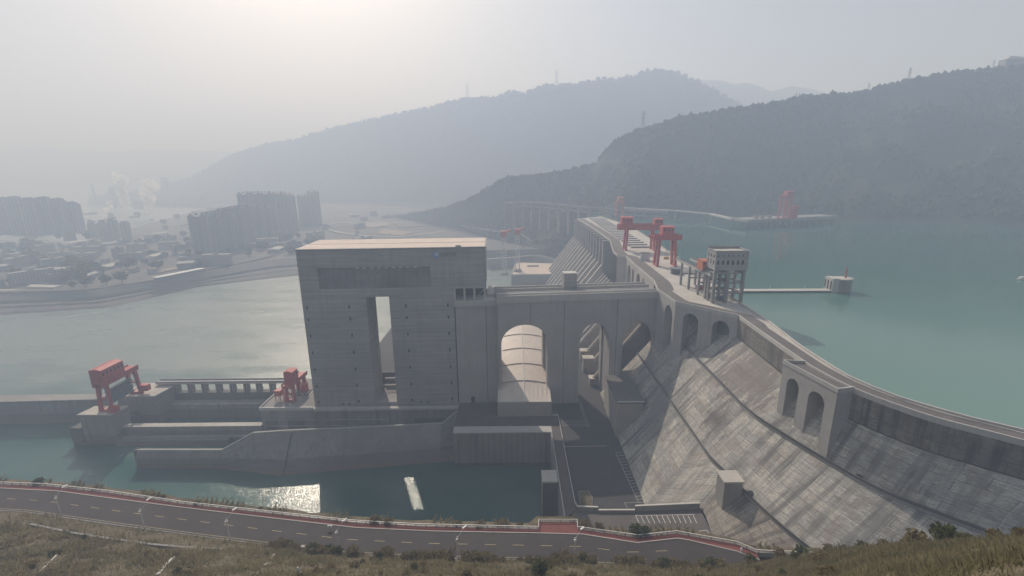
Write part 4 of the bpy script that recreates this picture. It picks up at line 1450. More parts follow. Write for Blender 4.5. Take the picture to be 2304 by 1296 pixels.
MB().hexa([(160, 357.3, 105), (262, 355.3, 105), (262, 362.2, 105), (160, 364.2, 105)], [(160, 357.3, 105.4), (262, 355.3, 105.4), (262, 362.2, 105.4), (160, 364.2, 105.4)]).build('deck', TRIM, fl)
for x in (182, 208, 236, 252):
    MB().beam((x, 361, 105.4), (x, 361, 108.4), .18, .18).build('lamp_post', GALV, fl)
tpz = thing('mooring_tower', 'stubby grey tower with a red mast ending the floating wall', 'tower', (264, 360, 104))
MB().prism([(8 * math.cos(a), 6 * math.sin(a)) for a in [math.pi * 2 * k / 16 for k in range(16)]], -3, 9.8).build('shaft', CONC, tpz)
MB().box(-10, -5, -5, 5, -1, 11.2).build('stair_shaft', TRIM, tpz)
for y in (-4, -.5, 3):
    MB().box(-10.1, -10.02, y, y + 1.6, 2, 9).build('opening', VOID, tpz)
MB().prism([(8.6 * math.cos(a), 6.5 * math.sin(a)) for a in [math.pi * 2 * k / 16 for k in range(16)]], 9.8, 10.6).build('cap', PALE, tpz)
MB().tube((3, 0, 10.6), (3, 0, 17.8), .75, .55, n=8).build('mast', CRRED, tpz)
MB().tube((3, 0, 17.8), (3, 0, 18.6), 1.0, .9, n=8).build('lantern', CRRED, tpz)
bt = thing('boat', 'small pale motor boat alone on the open reservoir', 'boat', (447, 392, 104))
rows = []
for k in range(9):
    t = k / 8
    wv = 1.7 * math.sin(math.pi * min(1, .25 + .75 * (1 - t))) ** .7 if t < 1 else .05
    rows.append([(-7 + 14 * t, -wv * .6, -.3), (-7 + 14 * t, -wv, .9 + .5 * t * t), (-7 + 14 * t, wv, .9 + .5 * t * t), (-7 + 14 * t, wv * .6, -.3)])
MB().loft(rows).build('hull', WHITE, bt)
MB().box(-4, 1.5, -1.1, 1.1, .9, 2.3).build('cabin', GALV, bt)
MB().box(-4.2, 1.8, -1.25, 1.25, 2.3, 2.45).build('roof', WHITE, bt)

# far intake platform, its access bridge and the viaduct on the far bank
ip = thing('intake_platform', 'low concrete intake platform on piles at the far reservoir side', 'platform', (470, 800, 104), world=True)
MB().prism([(386, 825), (400, 783), (590, 842), (585, 880)], 111, 115.5).build('deck', CONC, ip)
MB().prism([(386, 825), (397, 781.5), (398.5, 782), (388, 825)], 113, 117.5).build('parapet', TRIM, ip)
MB().wall([(399, 782.4), (590, 841.4)], 0.8, 115.5, 117).build('parapet', TRIM, ip)
for k in range(14):
    t = (k + .5) / 14
    x, y = 400 + 190 * t, 784 + 58 * t
    MB().box(x - 2, x + 2, y + 1, y + 6, 100, 110.9).build('pile', DARKC, ip)
for k, (x, y) in enumerate(((425, 812), (436, 812), (452, 818))):
    MB().box(x, x + 6, y, y + 6, 115.6, 120).build('hut', CONC, ip)
ab = thing('access_bridge', 'low pale access bridge from the far bank to the intake platform', 'bridge', (300, 850, 104), world=True)
bp = [V(1400, 474, 1000), V(1450, 476, 985), V(1520, 477, 960), V(1600, 481, 900), V(1650, 494, 815)]
bp = [(p.x, p.y) for p in bp]
bz = [123, 121, 119, 117, 116]
MB().wall(bp, 9, [z - 3 for z in bz], bz).build('deck', TRIM, ab)
for x, y in bp[1:4]:
    MB().box(x - 2, x + 2, y - 2, y + 2, 98, 116).build('pier', CONC, ab)
vd = thing('viaduct', 'pale road viaduct on many columns along the far hillside', 'viaduct', (100, 1000, 90), world=True)
vp = [V(1135, 456, 1080), V(1180, 453, 1060), V(1222, 455, 1030), V(1330, 466, 980), V(1420, 472, 960), V(1500, 476, 960)]
vz = [p.z for p in vp]
vxy = [(p.x, p.y) for p in vp]
MB().wall(vxy, 13, [z - 4 for z in vz], vz).build('deck', CONC, vd)
MB().wall(offset(vxy, -6), .8, vz, [z + 1.2 for z in vz]).build('parapet', PALE, vd)
MB().wall(offset(vxy, -9), 8, [z - 12 for z in vz], [z - 9 for z in vz]).build('lower_deck', CONC, vd)
vr = resample([Vector(p) for p in vp], 17)
for p in vr[:14]:
    MB().box(p.x - 1.6, p.x + 1.6, p.y - 8, p.y + 4, p.z - 62, p.z - 4.1).build('column', CONC, vd)

# pylons on the ridges
pyl0 = None
PY = [(1052, 223, 2820, 187, 'tall lattice pylon on the far mountain ridge, left one'), (1252, 194, 2540, 157, 'tall lattice pylon on the far mountain ridge, right one'), (1446, 296, 1245, 250, 'lattice pylon low on the left shoulder of the wooded hill'),
      (2043, 187, 1178, 152, 'tall lattice pylon on the wooded hill skyline towards its summit house'), (1953, 208, 1195, 187, 'short pylon on the wooded hill saddle'), (1790, 228, 1198, 209, 'left of the two close small pylons on the wooded hill'), (1797, 227, 1198, 209, 'right of the two close small pylons on the wooded hill'), (2233, 158, 1138, 134, 'small pylon just beside the hilltop house'), (1100, 224, 2760, 212, 'tiny mast on the far mountain ridge between the pylons'),
      (815, 278, 3160, 262, 'tiny mast low on the left slope of the far mountain')]
for u, v, Y, v1, lb in PY:
    b, t_ = V(u, v, Y), V(u, v1, Y)
    h = t_.z - b.z + 2
    loc = (b.x, Y, b.z - 2)
    if pyl0 is None:
        pyl0 = thing('pylon', lb, 'pylon', loc, group='power pylons on the ridges')
        mb = MB()
        for sx in (-1, 1):
            for sy in (-1, 1):
                mb.beam((sx * .1, sy * .1, 0), (sx * .022, sy * .022, .7), .016, .016)
                mb.beam((sx * .022, sy * .022, .7), (sx * .012, sy * .012, 1), .014, .014)
        for k in range(6):
            z = k * .12
            s = .1 - .078 * z / .7
            mb.beam((-s, -s, z), (s * .85, -s * .85, z + .12), .009, .009)
            mb.beam((s, s, z), (-s * .85, s * .85, z + .12), .009, .009)
        mb.build('tower', STEEL, pyl0)
        for z, w_ in ((.7, .17), (.83, .14), (.95, .11)):
            MB().beam((-w_, 0, z), (w_, 0, z), .02, .022).build('cross_arm', STEEL, pyl0)
        pyl0.scale = (h, h, h)
    else:
        dup(pyl0, loc, 0.3 * rnd.random(), lb, (h, h, h))
hh = V(2276, 154, 1135)
hs = thing('hilltop_house', 'pale blocky house on the summit of the wooded hill', 'house', (hh.x, hh.y, hh.z - 6))
MB().box(-24, 26, -9, 9, 0, 24).build('walls', CONC, hs)
MB().hexa([(-25, -10, 24), (27, -10, 24), (27, 10, 24), (-25, 10, 24)], [(-10, -3, 32), (20, -3, 29), (20, 3, 29), (-10, 3, 32)]).build('roof', TRIM, hs)
hv = V(1960, 372, 1120)
h2 = thing('hillside_house', 'pale terrace house halfway up the wooded hill', 'house', (GB[0][0].x * 0 + hv.x, hv.y - 60, hv.z - 18))
MB().box(-16, 14, -6, 6, -12, 12).build('walls', TRIM, h2)
MB().box(-17, 15, -7, 7, 12, 13).build('roof', CONC, h2)

# ================================================================== city across the river
rnd = random.Random(11)
APM = windows_mat('apartment facade', (0.3, 0.3, 0.29), (0.1, 0.11, 0.12), 3.4, 3.0)
APM2 = windows_mat('dark apartment facade', (0.15, 0.155, 0.165), (0.08, 0.09, 0.1), 3.2, 3.0)
LOWM = windows_mat('low block facade', (0.34, 0.33, 0.31), (0.12, 0.13, 0.14), 3.6, 3.2)
LOWM2 = windows_mat('grey block facade', (0.2, 0.2, 0.2), (0.08, 0.085, 0.09), 3.6, 3.2)
ord_ = ['first', 'second', 'third', 'fourth', 'fifth', 'sixth', 'seventh', 'eighth', 'ninth', 'tenth', 'eleventh']


def apartment(label, loc, rot, w_, d_, h, m_, group):
    t = thing('apartment_tower', label, 'apartment tower', loc, rot, group)
    n = max(2, int(w_ / 9))
    mb = MB()
    x = -w_ / 2
    for k in range(n):
        ww = w_ / n
        o = (0, 2.2)[k % 2]
        mb.box(x + .02, x + ww - .02, -d_ / 2 + o, d_ / 2 - o, 0, h - (0, 3)[k % 2])
        x += ww
    mb.build('walls', m_, t)
    mb = MB()
    for k in range(n + 1):
        xx = -w_ / 2 + w_ * k / n
        mb.box(xx - .45, xx + .45, -d_ / 2 - 1.0, -d_ / 2 - .02, 3, h - 5)
    mb.build('fins', TRIM, t)
    for k in range(n):
        xx = -w_ / 2 + w_ * (k + .5) / n
        MB().box(xx - 2.6, xx + 2.6, -3.5, 3.5, h + .02, h + 3.5 + (k % 3)).build('roof_room', m_, t)
    return t


def ztop(p, v):
    return V(1152, v, p.y).z if False else None


def hpx(p, u, v):
    q = V(u, v, p.y)
    return q.z - p.z


# riverside row receding from the near corner block
row1 = [(452, 577, 486), (484, 568, 480), (510, 562, 473), (535, 555, 468), (556, 549, 466), (577, 543, 466), (596, 538, 468), (610, 532, 466)]
for i, (u, v, vt) in enumerate(row1):
    p = G(u + 6, v, 21)
    apartment('%s apartment tower from near end of the riverside row' % ord_[i], p, R(62 if i else 40), 30 if i else 34, 17, hpx(p, u, vt) + 2, APM, 'riverside apartment towers')
row2 = [(566, 532, 437), (590, 530, 436), (614, 527, 436), (640, 522, 436), (658, 518, 440), (690, 508, 441), (712, 505, 432)]
for i, (u, v, vt) in enumerate(row2):
    p = G(u, v, 21)
    apartment('%s apartment tower from left in hazy row behind the riverside towers' % ord_[i], p, R(20), 40, 18, hpx(p, u, vt) + 3, APM, 'hazy back row towers')
row3 = [(24, 528, 448), (54, 530, 446), (86, 531, 449), (118, 529, 447), (148, 527, 450), (176, 525, 458), (-14, 530, 452)]
for i, (u, v, vt) in enumerate(row3):
    p = G(u, v, 21)
    apartment('%s dark apartment tower from left in the dense slab group at left' % (ord_[i] if i < 6 else 'cropped outermost'), p, R(-8 + 5 * (i % 2)), 44, 20, hpx(p, u, vt) + 2, APM2, 'dark slab towers by the left edge')
row4 = [(215, 535, 500), (240, 538, 497), (262, 536, 492), (288, 539, 500)]
for i, (u, v, vt) in enumerate(row4):
    p = G(u, v, 21)
    apartment('%s mid height grey tower from left, beside the dark slab group' % ord_[i], p, R(5), 20, 14, hpx(p, u, vt), APM, 'mid height grey towers')

# low city blocks: four kinds
kinds = []
for nme, lb, w_, d_, h, m_, rm, gr in (('city_block', 'long pale low block with flat roof in the far bank city', 46, 13, 17, LOWM, CONC, 'long pale city blocks'),
                                 ('city_block', 'short grey low block with flat roof in the far bank city', 24, 13, 20, LOWM2, DARKC, 'short grey city blocks'),
                                 ('shed_block', 'broad light roofed shed in the far bank city', 40, 22, 9, LOWM2, TRIM, 'light roofed city sheds'),
                                 ('city_house', 'small tan house with pitched roof in the far bank city', 14, 11, 9, LOWM, DIRT, 'small tan city houses')):
    t = thing(nme, lb, 'building', (0, 0, 0), 0, gr)
    MB().box(-w_ / 2, w_ / 2, -d_ / 2, d_ / 2, -1, h).build('walls', m_, t)
    if nme in ('city_house', 'shed_block'):
        e = h * .28
        MB().hexa([(-w_ / 2 - .5, -d_ / 2 - .5, h), (w_ / 2 + .5, -d_ / 2 - .5, h), (w_ / 2 + .5, d_ / 2 + .5, h), (-w_ / 2 - .5, d_ / 2 + .5, h)], [(-w_ / 2, -.6, h + e), (w_ / 2, -.6, h + e), (w_ / 2, .6, h + e), (-w_ / 2, .6, h + e)]).build('roof', rm, t)
    else:
        MB().box(-w_ / 2 - .3, w_ / 2 + .3, -d_ / 2 - .3, d_ / 2 + .3, h, h + .9).box(-3, 3, -2.5, 2.5, h + .9, h + 3.6).build('roof', rm, t)
    kinds.append(t)
used = [False] * 4
placed = []
tries = 0
while len(placed) < 190 and tries < 4000:
    tries += 1
    u = rnd.uniform(-60, 900)
    v = rnd.uniform(438, 646) if u < 430 else rnd.uniform(440, 560)
    if rnd.random() < .3:
        v = rnd.uniform(545, 640)
    p = G(u, v, 20)
    # keep to the plain behind the embankment
    ok = True
    best = min(range(N), key=lambda i: abs(tline[i].x / max(1, tline[i].y) - p.x / p.y))
    if p.y < tline[best].y + 38:
        ok = False
    if any((p.x - q[0]) ** 2 + (p.y - q[1]) ** 2 < (34 if p.y < 1300 else 46) ** 2 for q in placed):
        ok = False
    if 435 < u < 625 and 490 < v < 590 - (u - 435) * .25 and ok and rnd.random() < .8:
        ok = False
    if u > 640 and rnd.random() < .65:
        ok = False
    if not ok:
        continue
    placed.append((p.x, p.y))
    k = rnd.choices(range(4), (4, 4, 2, 3))[0]
    rot = R(rnd.choice((8, 12, 98, 60, 15)) + rnd.uniform(-4, 4))
    s = rnd.uniform(.75, 1.25)
    sc = (s, rnd.uniform(.8, 1.1), rnd.uniform(.6, 1.3))
    if not used[k]:
        kinds[k].location, kinds[k].rotation_euler, kinds[k].scale = p, (0, 0, rot), sc
        used[k] = True
    else:
        dup(kinds[k], p, rot, None, sc)

# chimneys, cooling stacks, steam in the works behind the city
for u, vb, vt, r0_, lb in ((101, 432, 385, 4.5, 'slim tall chimney far left behind the city'), (216, 455, 415, 7, 'stout pale stack between the chimney and the steam'), (258, 456, 420, 20, 'broad dark works tower left of the steam'), (318, 452, 424, 16, 'dark works tower between two steam plumes'), (348, 452, 418, 4, 'slim stack at the right edge of the steam'), (378, 450, 398, 26, 'tall blocky works tower right of the steam')):
    p = G(u, vb, 20)
    o = thing('chimney' if r0_ < 8 else 'works_tower', lb, 'chimney' if r0_ < 8 else 'works tower', p)
    h = hpx(p, u, vt)
    if r0_ < 8:
        MB().tube((0, 0, 0), (0, 0, h), r0_ * 1.3, r0_, n=12).build('shaft', CONC, o)
        MB().tube((0, 0, h), (0, 0, h + 2), r0_ * 1.15, r0_ * 1.15, n=12).build('rim', DARKC, o)
    else:
        MB().box(-r0_, r0_, -r0_ * .7, r0_ * .7, 0, h * .8).build('body', DARKC, o)
        MB().box(-r0_ * .7, r0_ * .7, -r0_ * .5, r0_ * .5, h * .8, h).build('head_house', CONC, o)
SM = NT('steam')
SM.col((0.95, 0.94, 0.92))
SM.rough(1.0)
lw = SM.n('ShaderNodeLayerWeight')
lw.inputs['Blend'].default_value = 0.35
al = SM.math('MULTIPLY', SM.math('SUBTRACT', 1.0, lw.outputs['Facing']), SM.ramp(SM.noise((.03, .03, .03), 1, 5, .7), [(.33, .05), (.6, .8)]))
tl_b = SM.n('ShaderNodeBsdfTranslucent')
tl_b.inputs['Color'].default_value = (0.97, 0.96, 0.94, 1)
df_b = SM.n('ShaderNodeBsdfDiffuse')
df_b.inputs['Color'].default_value = (0.97, 0.96, 0.94, 1)
tp_b = SM.n('ShaderNodeBsdfTransparent')
ms1, ms2 = SM.n('ShaderNodeMixShader'), SM.n('ShaderNodeMixShader')
ms1.inputs[0].default_value = 0.7
SM.l(df_b.outputs[0], ms1.inputs[1])
SM.l(tl_b.outputs[0], ms1.inputs[2])
SM.l(al, ms2.inputs[0])
SM.l(tp_b.outputs[0], ms2.inputs[1])
SM.l(ms1.outputs[0], ms2.inputs[2])
SM.l(ms2.outputs[0], SM.out.inputs['Surface'])
for i, (u, v, uh, vh, s0, cnt) in enumerate(((285, 448, 268, 392, 16, 30), (334, 458, 338, 408, 16, 20), (236, 472, 246, 452, 9, 9))):
    a, b = G(u, v + 20, 30), None
    b = V(uh, vh, a.y)
    mb = MB()
    for k in range(cnt):
        t = k / cnt
        c = a.lerp(b, t) + Vector((rnd.gauss(0, 1), rnd.gauss(0, .5), rnd.gauss(0, .6))) * s0 * (.5 + .8 * t)
        s = s0 * (.6 + .9 * rnd.random()) * (.7 + .6 * t)
        n0 = 6
        vs, fs = [], []
        for j in range(n0 + 1):
            for q in range(10):
                th, ph = math.pi * j / n0, 2 * math.pi * q / 10
                rr = s * (1 + .22 * mnoise.noise(Vector((math.cos(ph) * 2 + k, math.sin(ph) * 2, th * 2))))
                vs.append((c.x + rr * math.sin(th) * math.cos(ph), c.y + rr * math.sin(th) * math.sin(ph), c.z + rr * math.cos(th)))
        for j in range(n0):
            for q in range(10):
                fs.append((j * 10 + q, j * 10 + (q + 1) % 10, (j + 1) * 10 + (q + 1) % 10, (j + 1) * 10 + q))
        mb.add(vs, fs)
    tag(mb.build('steam', SM.m, smooth=True), 'white steam plume rising %s' % ('from the works, largest of three', 'beside the slim stack', 'low in front of the works')[i], 'steam', kind='stuff')

mbf = MB()
for px in (((470, 694), (540, 684), (610, 668), (665, 664)), ((560, 672), (620, 655), (668, 652)), ((520, 706), (600, 700), (672, 690)), ((440, 652), (500, 642), (580, 631), (655, 625)), ((300, 688), (380, 672), (450, 655)), ((120, 716), (240, 700), (330, 684)), ((590, 712), (640, 704), (676, 700)), ((500, 664), (560, 655), (610, 644))):
    pts = resample([G(u, v, .05) for u, v in px], 50)
    xy = [(p.x + 2.5 * fbm(p.x * .05, p.y * .05, 5), p.y + 7 * fbm(p.x * .03, p.y * .03, 9)) for p in pts]
    for i in range(49):
        w_ = max(0, 1.6 * fbm(xy[i][0] * .06, xy[i][1] * .06, 2, 3) + .45)
        if w_ > .1:
            a, b = xy[i], xy[i + 1]
            mbf.quad((a[0], a[1] - w_, .05), (b[0], b[1] - w_ * .8, .05), (b[0], b[1] + w_ * .8, .05), (a[0], a[1] + w_, .05))
tag(mbf.build('foam', plain('river foam', (0.55, 0.58, 0.56), .2, .2, .8)), kind='stuff')

# roads and bare ground on the plain, riverside sheds
def ribbon(name, px, w_, z, m_):
    pts = resample([G(u, v, z) for u, v in px], 60)
    xy = [(p.x, p.y) for p in pts]
    a, b = offset(xy, -w_ / 2), offset(xy, w_ / 2)
    tag(MB().loft([[(*p, z) for p in a], [(*p, z) for p in b]]).build(name, m_), kind='structure')


ribbon('riverside_road', [(-200, 664), (0, 655), (200, 650), (380, 622), (590, 580), (640, 563), (700, 527), (740, 505), (800, 482), (858, 460)], 11, 22.4, BANK)
ribbon('loop_road', [(726, 512), (760, 522), (820, 530), (900, 532), (1000, 520)], 9, 22.8, TRIM)
ribbon('valley_road', [(720, 512), (760, 500), (850, 505), (930, 498), (1000, 490)], 9, 22.6, TRIM)
for i, (pp, m_) in enumerate((([(800, 502), (870, 498), (876, 507), (835, 512)], DIRT), ([(860, 515), (930, 522), (905, 530), (850, 525)], DIRT), ([(880, 500), (960, 496), (990, 505), (900, 512)], BANK), ([(70, 640), (140, 642), (120, 647), (60, 645)], PALE), ([(0, 651), (60, 652), (50, 656), (0, 657)], PALE), ([(340, 610), (400, 600), (405, 604), (350, 615)], DIRT))):
    pg = [G(u, v, 22.0) for u, v in pp]
    tag(MB().prism([(p.x, p.y) for p in pg], 19, 22.1 + .05 * i).build('bare_ground', m_), kind='structure')
ss = thing('riverside_shed', 'long bright white roofed shed on the river embankment', 'shed', G(406, 620, 21), R(68))
MB().box(-42, 42, -5, 5, -2, 5).build('walls', LOWM2, ss)
MB().box(-43, 43, -6, 6, 5, 5.8).build('roof', WHITE, ss)

# tree tops of the city (leafy crowns with trunks)
def crown(rnd, n, rx, rz, leaf):
    vs, fs = [], []
    for k in range(n):
        while True:
            q = Vector((rnd.uniform(-1, 1), rnd.uniform(-1, 1), rnd.uniform(-1, 1)))
            if .35 < q.length < 1:
                break
        q *= .75 + .5 * mnoise.noise(q * 2.2)
        c = Vector((q.x * rx, q.y * rx, q.z * rz + rz))
        d1 = Vector((rnd.gauss(0, 1), rnd.gauss(0, 1), rnd.gauss(0, 1))).normalized() * leaf * rnd.uniform(.6, 1.3)
        d2 = Vector((rnd.gauss(0, 1), rnd.gauss(0, 1), rnd.gauss(0, 1))).normalized() * leaf * rnd.uniform(.6, 1.3)
        n0 = len(vs)
        vs += [tuple(c - d1), tuple(c + d2), tuple(c + d1), tuple(c - d2)]
        fs.append((n0, n0 + 1, n0 + 2, n0 + 3))
    return vs, fs


ct = thing('city_tree', 'dark leafy tree among the far bank city blocks', 'tree', (0, 0, 0), 0, 'city trees')
me = raw_mesh('crown', *crown(rnd, 240, 8, 6, 1.9), GREEN)
co = D.objects.new('crown', me)
COL.objects.link(co)
co.parent = ct
co.location = (0, 0, 3)
MB().tube((0, 0, -1), (0, 0, 8), .6, .35, n=6).build('trunk', BARK, ct)
first = True
cnt = 0
while cnt < 130:
    u = rnd.uniform(-50, 700)
    v = rnd.uniform(500, 650)
    p = G(u, v, 20)
    best = min(range(N), key=lambda i: abs(tline[i].x / max(1, tline[i].y) - p.x / p.y))
    if p.y < tline[best].y + 20 or fbm(p.x * .012, p.y * .012, 4) < -.05:
        continue
    s = rnd.uniform(.7, 1.5)
    if first:
        ct.location, ct.scale = p, (s, s, s)
        first = False
    else:
        dup(ct, p, rnd.uniform(0, 6), None, (s * rnd.uniform(.8, 1.3), s, s))
    cnt += 1

# ================================================================== foreground road and hillside
RZ = 71.0
curb_px = [(-160, 1093), (0, 1098), (132, 1105), (312, 1129), (514, 1154), (800, 1187), (976, 1195), (1205, 1199), (1312, 1202), (1434, 1221), (1524, 1211), (1550, 1215), (1657, 1240), (1709, 1259), (1760, 1285)]
fence_px = [(-160, 1086), (0, 1090), (104, 1094), (243, 1109), (417, 1135), (590, 1154), (800, 1177), (941, 1185), (1205, 1191), (1212, 1191), (1212, 1175), (1298, 1175), (1300, 1191), (1434, 1210), (1522, 1201), (1550, 1206), (1657, 1225), (1702, 1244), (1863, 1251)]
curb = [G(u, v, RZ) for u, v in curb_px]
fence = [G(u, v, RZ) for u, v in fence_px]
cxy = [(p.x, p.y) for p in curb]
fxy = [(p.x, p.y) for p in fence]
nxy = offset(cxy, -12.2)
nxy = [(x, y) for x, y in nxy]
# smooth the near edge and let it run straight past the kinks of the pavement
nxy[9] = ((nxy[8][0] * 2 + nxy[11][0]) / 3, (nxy[8][1] * 2 + nxy[11][1]) / 3)
nxy[10] = ((nxy[8][0] + nxy[11][0] * 2) / 3, (nxy[8][1] + nxy[11][1] * 2) / 3)
tag(MB().loft([[(*p, RZ) for p in nxy], [(*p, RZ) for p in cxy]]).build('road', ASPH), kind='structure')
red = resample([Vector((x, y, 0)) for x, y in fxy[:-1]], 240)
cr2 = resample([Vector((x, y, 0)) for x, y in cxy[:-1]], 240)
mb = MB()
poly = [(p[0], p[1]) for p in cxy[:14]] + [(p[0], p[1]) for p in fxy[17::-1]]
mb.prism(poly, RZ - 1.5, RZ + 0.15)
tag(mb.build('red_pavement', REDP), kind='structure')
MB_k = MB().wall(offset(cxy[:14], -.1), 0.3, RZ - .5, RZ + 0.17).build('kerb', TRIM)
tag(MB_k, kind='structure')
MB_k = MB().wall(offset(nxy, -.2), 0.35, RZ - .8, RZ + 0.2).build('kerb', CONC)
tag(MB_k, kind='structure')
# dashed yellow centre line, solid edge line
cl = [Vector(((a[0] * .52 + b[0] * .48), (a[1] * .52 + b[1] * .48), 0)) for a, b in zip(cxy, nxy)]
tot = sum((b - a).length for a, b in zip(cl, cl[1:]))
fine = resample(cl, int(tot / .5))
mb = MB()
i = 6
while i < len(fine) - 60:
    mb.beam((fine[i].x, fine[i].y, RZ + .02), (fine[i + 8].x, fine[i + 8].y, RZ + .02), .2, .02)
    i += 20
tag(mb.build('road_markings', YELL), kind='structure')
el = offset(nxy, .9)
tag(MB().wall(el[:9], .16, RZ + .004, RZ + .012).build('edge_line', YELL), kind='structure')

# railing: white top rail with posts
rl = thing('railing', 'long white railing along the outer edge of the red pavement', 'railing', (fxy[7][0], fxy[7][1], RZ), world=True)
MB().wall(fxy, .22, RZ + 1.1, RZ + 1.38).build('top_rail', WHITE, rl)
MB().wall(fxy, .08, RZ + .62, RZ + .7).build('lower_rail', GALV, rl)
MB().wall(fxy, .3, RZ - 1.5, RZ + .3).build('plinth', CONC, rl)
fp = resample([Vector((x, y, 0)) for x, y in fxy], 98)
for p in fp:
    MB().box(p.x - .1, p.x + .1, p.y - .1, p.y + .1, RZ + .31, RZ + 1.09).build('post', DARKC, rl)

# street lamps on the near side
lp0 = None
for i, (u, v) in enumerate(((138, 1160), (326, 1191), (518, 1215), (763, 1241), (1031, 1257), (1293, 1259))):
    p = G(u, v, RZ)
    lb = ['leftmost white street lamp on the near kerb', 'second street lamp from left along the near kerb', 'third street lamp from left along the near kerb', 'fourth street lamp from left, above the white roadside box', 'street lamp rising behind the bare tree', 'street lamp opposite the red pavement balcony'][i]
    ang = R(-12)
    if lp0 is None:
        lp0 = thing('street_lamp', lb, 'street lamp', p, ang, 'street lamps along the road')
        MB().tube((0, 0, 0), (0, 0, 9.0), .2, .15, n=8).build('pole', WHITE, lp0)
        MB().tube((0, 0, 0), (0, 0, .7), .26, .24, n=8).build('base', GALV, lp0)
        MB().tube((0, -.2, 8.2), (.3, 3.0, 10.8), .08, .07, n=6).build('arm', GALV, lp0)
        MB().box(.05, .55, 2.4, 4.2, 10.75, 10.98).build('lamp_head', WHITE, lp0)
        MB().box(-.3, .3, -.5, .3, 7.6, 8.3).build('bracket', WHITE, lp0)
    else:
        dup(lp0, p, ang - .12 * i, lb)
sg = G(743, 1192, RZ)
o = thing('signal_box', 'small white boxed signal on a post by the red pavement', 'signal', sg)
MB().tube((0, 0, 0), (0, 0, 2.6), .07, n=6).build('post', GALV, o)
MB().box(-.8, -.1, -.2, .2, 1.2, 1.9).build('box', WHITE, o)
MB().box(.1, .8, -.2, .2, 1.2, 1.9).build('box', WHITE, o)
o = thing('utility_box', 'white utility box among the shrubs on the near roadside', 'box', G(683, 1238, RZ))
MB().box(-.6, .6, -.4, .4, -.5, 1.6).build('cabinet', WHITE, o)
MB().box(-.7, .7, -.5, .5, 1.6, 1.75).build('lid', TRIM, o)
o = thing('pavement_bollard', 'stubby white bollard at the right end of the red pavement', 'bollard', G(1668, 1240, RZ))
MB().tube((0, 0, 0), (0, 0, 1.1), .42, .34, n=10).build('body', WHITE, o)
MB().tube((0, 0, 1.1), (0, 0, 1.5), .34, .1, n=10).build('cap', WHITE, o)

# ---- hillside: loft from the near road edge up to the lookout
ridge_px = [(1730, 1264, 117), (1790, 1252, 107), (1840, 1245, 99), (1900, 1238, 88), (2000, 1230, 74), (2100, 1226, 63), (2200, 1219, 55), (2304, 1212, 48), (2480, 1202, 38)]
r_edge = [Vector((x, y, RZ)) for x, y in offset(nxy[:12], -.4)] + [V(*p) for p in ridge_px]
NC = 150
re_ = resample(r_edge, NC)
bot = []
for i in range(NC):
    p = re_[i]
    s = p.x / p.y
    u = 1152 + FPX * p.x / (p.y * math.cos(PITCH) + (200 - p.z) * math.sin(PITCH))
    near = max(14.0, p.y - 52) if u < 1700 else max(12.0, p.y - 52 + (u - 1700) * .03)
    q = V(u, 1318, near)
    bot.append(q)
rowsH = [re_]
NR = 46
for j in range(1, NR + 1):
    t = j / NR
    row = []
    for i in range(NC):
        p = re_[i].lerp(bot[i], t)
        p.z += 1.6 * math.sin(math.pi * min(1, t * 1.0)) * fbm(p.x * .07, p.y * .07, 1.3) - .4 * (1 - abs(2 * t - 1))
        row.append(p)
    rowsH.append(row)
for k in range(1, 7):
    t = k / 6
    rowsH.append([Vector((p.x * (1 - .6 * t), p.y * (1 - t) - 30 * t * t, p.z + (197.0 - p.z) * (t ** 1.35) - 3.5 * math.sin(math.pi * t))) for p in bot])
tag(MB().loft([[tuple(p) for p in r] for r in rowsH[::-1]]).build('hillside', SOIL, smooth=True), kind='structure')
# the hill's far flank behind its crest, falling to the dam
fl_top = [p for p in re_ if p.x > r_edge[11].x - 2]
flank = [[tuple(p) for p in fl_top], [(p.x + 4, p.y + 4, p.z - 3.5) for p in fl_top], [(p.x + 25, p.y + 22, max(24, p.z - 45)) for p in fl_top]]
tag(MB().loft(flank).build('hill_flank', SOIL, smooth=True), kind='structure')
# bank below the road towards the water
outer = resample([Vector((x, y, 0)) for x, y in fxy], 160)
oxy = [(p.x, p.y) for p in outer]
o1, o2, o3 = offset(oxy, .1), offset(oxy, 4.5), offset(oxy, 34)
bank = [[(p[0], p[1], RZ - .3) for p in o1], [(p[0], p[1], RZ - 1.2 + .9 * fbm(p[0] * .08, 0, 2)) for p in o2], [(p[0], p[1] + 6, -1) for p in o3]]
tag(MB().loft(bank).build('road_bank', SOIL, smooth=True), kind='structure')

# concrete strips and drains on the hillside
def hillz(x, y):
    best, bz_ = 1e9, 0
    for r in rowsH[:NR + 1]:
        for p in r:
            d = (p.x - x) ** 2 + (p.y - y) ** 2
            if d < best:
                best, bz_ = d, p.z
    return bz_


_pts = np.array([[p.x, p.y, p.z] for r in rowsH[:NR + 4] for p in r])


def hz(x, y):
    d = (_pts[:, 0] - x) ** 2 + (_pts[:, 1] - y) ** 2
    k = np.argpartition(d, 4)[:4]
    wgt = 1 / (d[k] + .01)
    return float((wgt * _pts[k, 2]).sum() / wgt.sum())


def onhill(u, v):
    d = _ray(u, v)
    t = 25.0
    while t < 300:
        p = Vector((0, 0, CAM_Z)) + d * t
        if p.z < hz(p.x, p.y):
            return p
        t += .6
    return Vector((0, 0, CAM_Z)) + d * 100


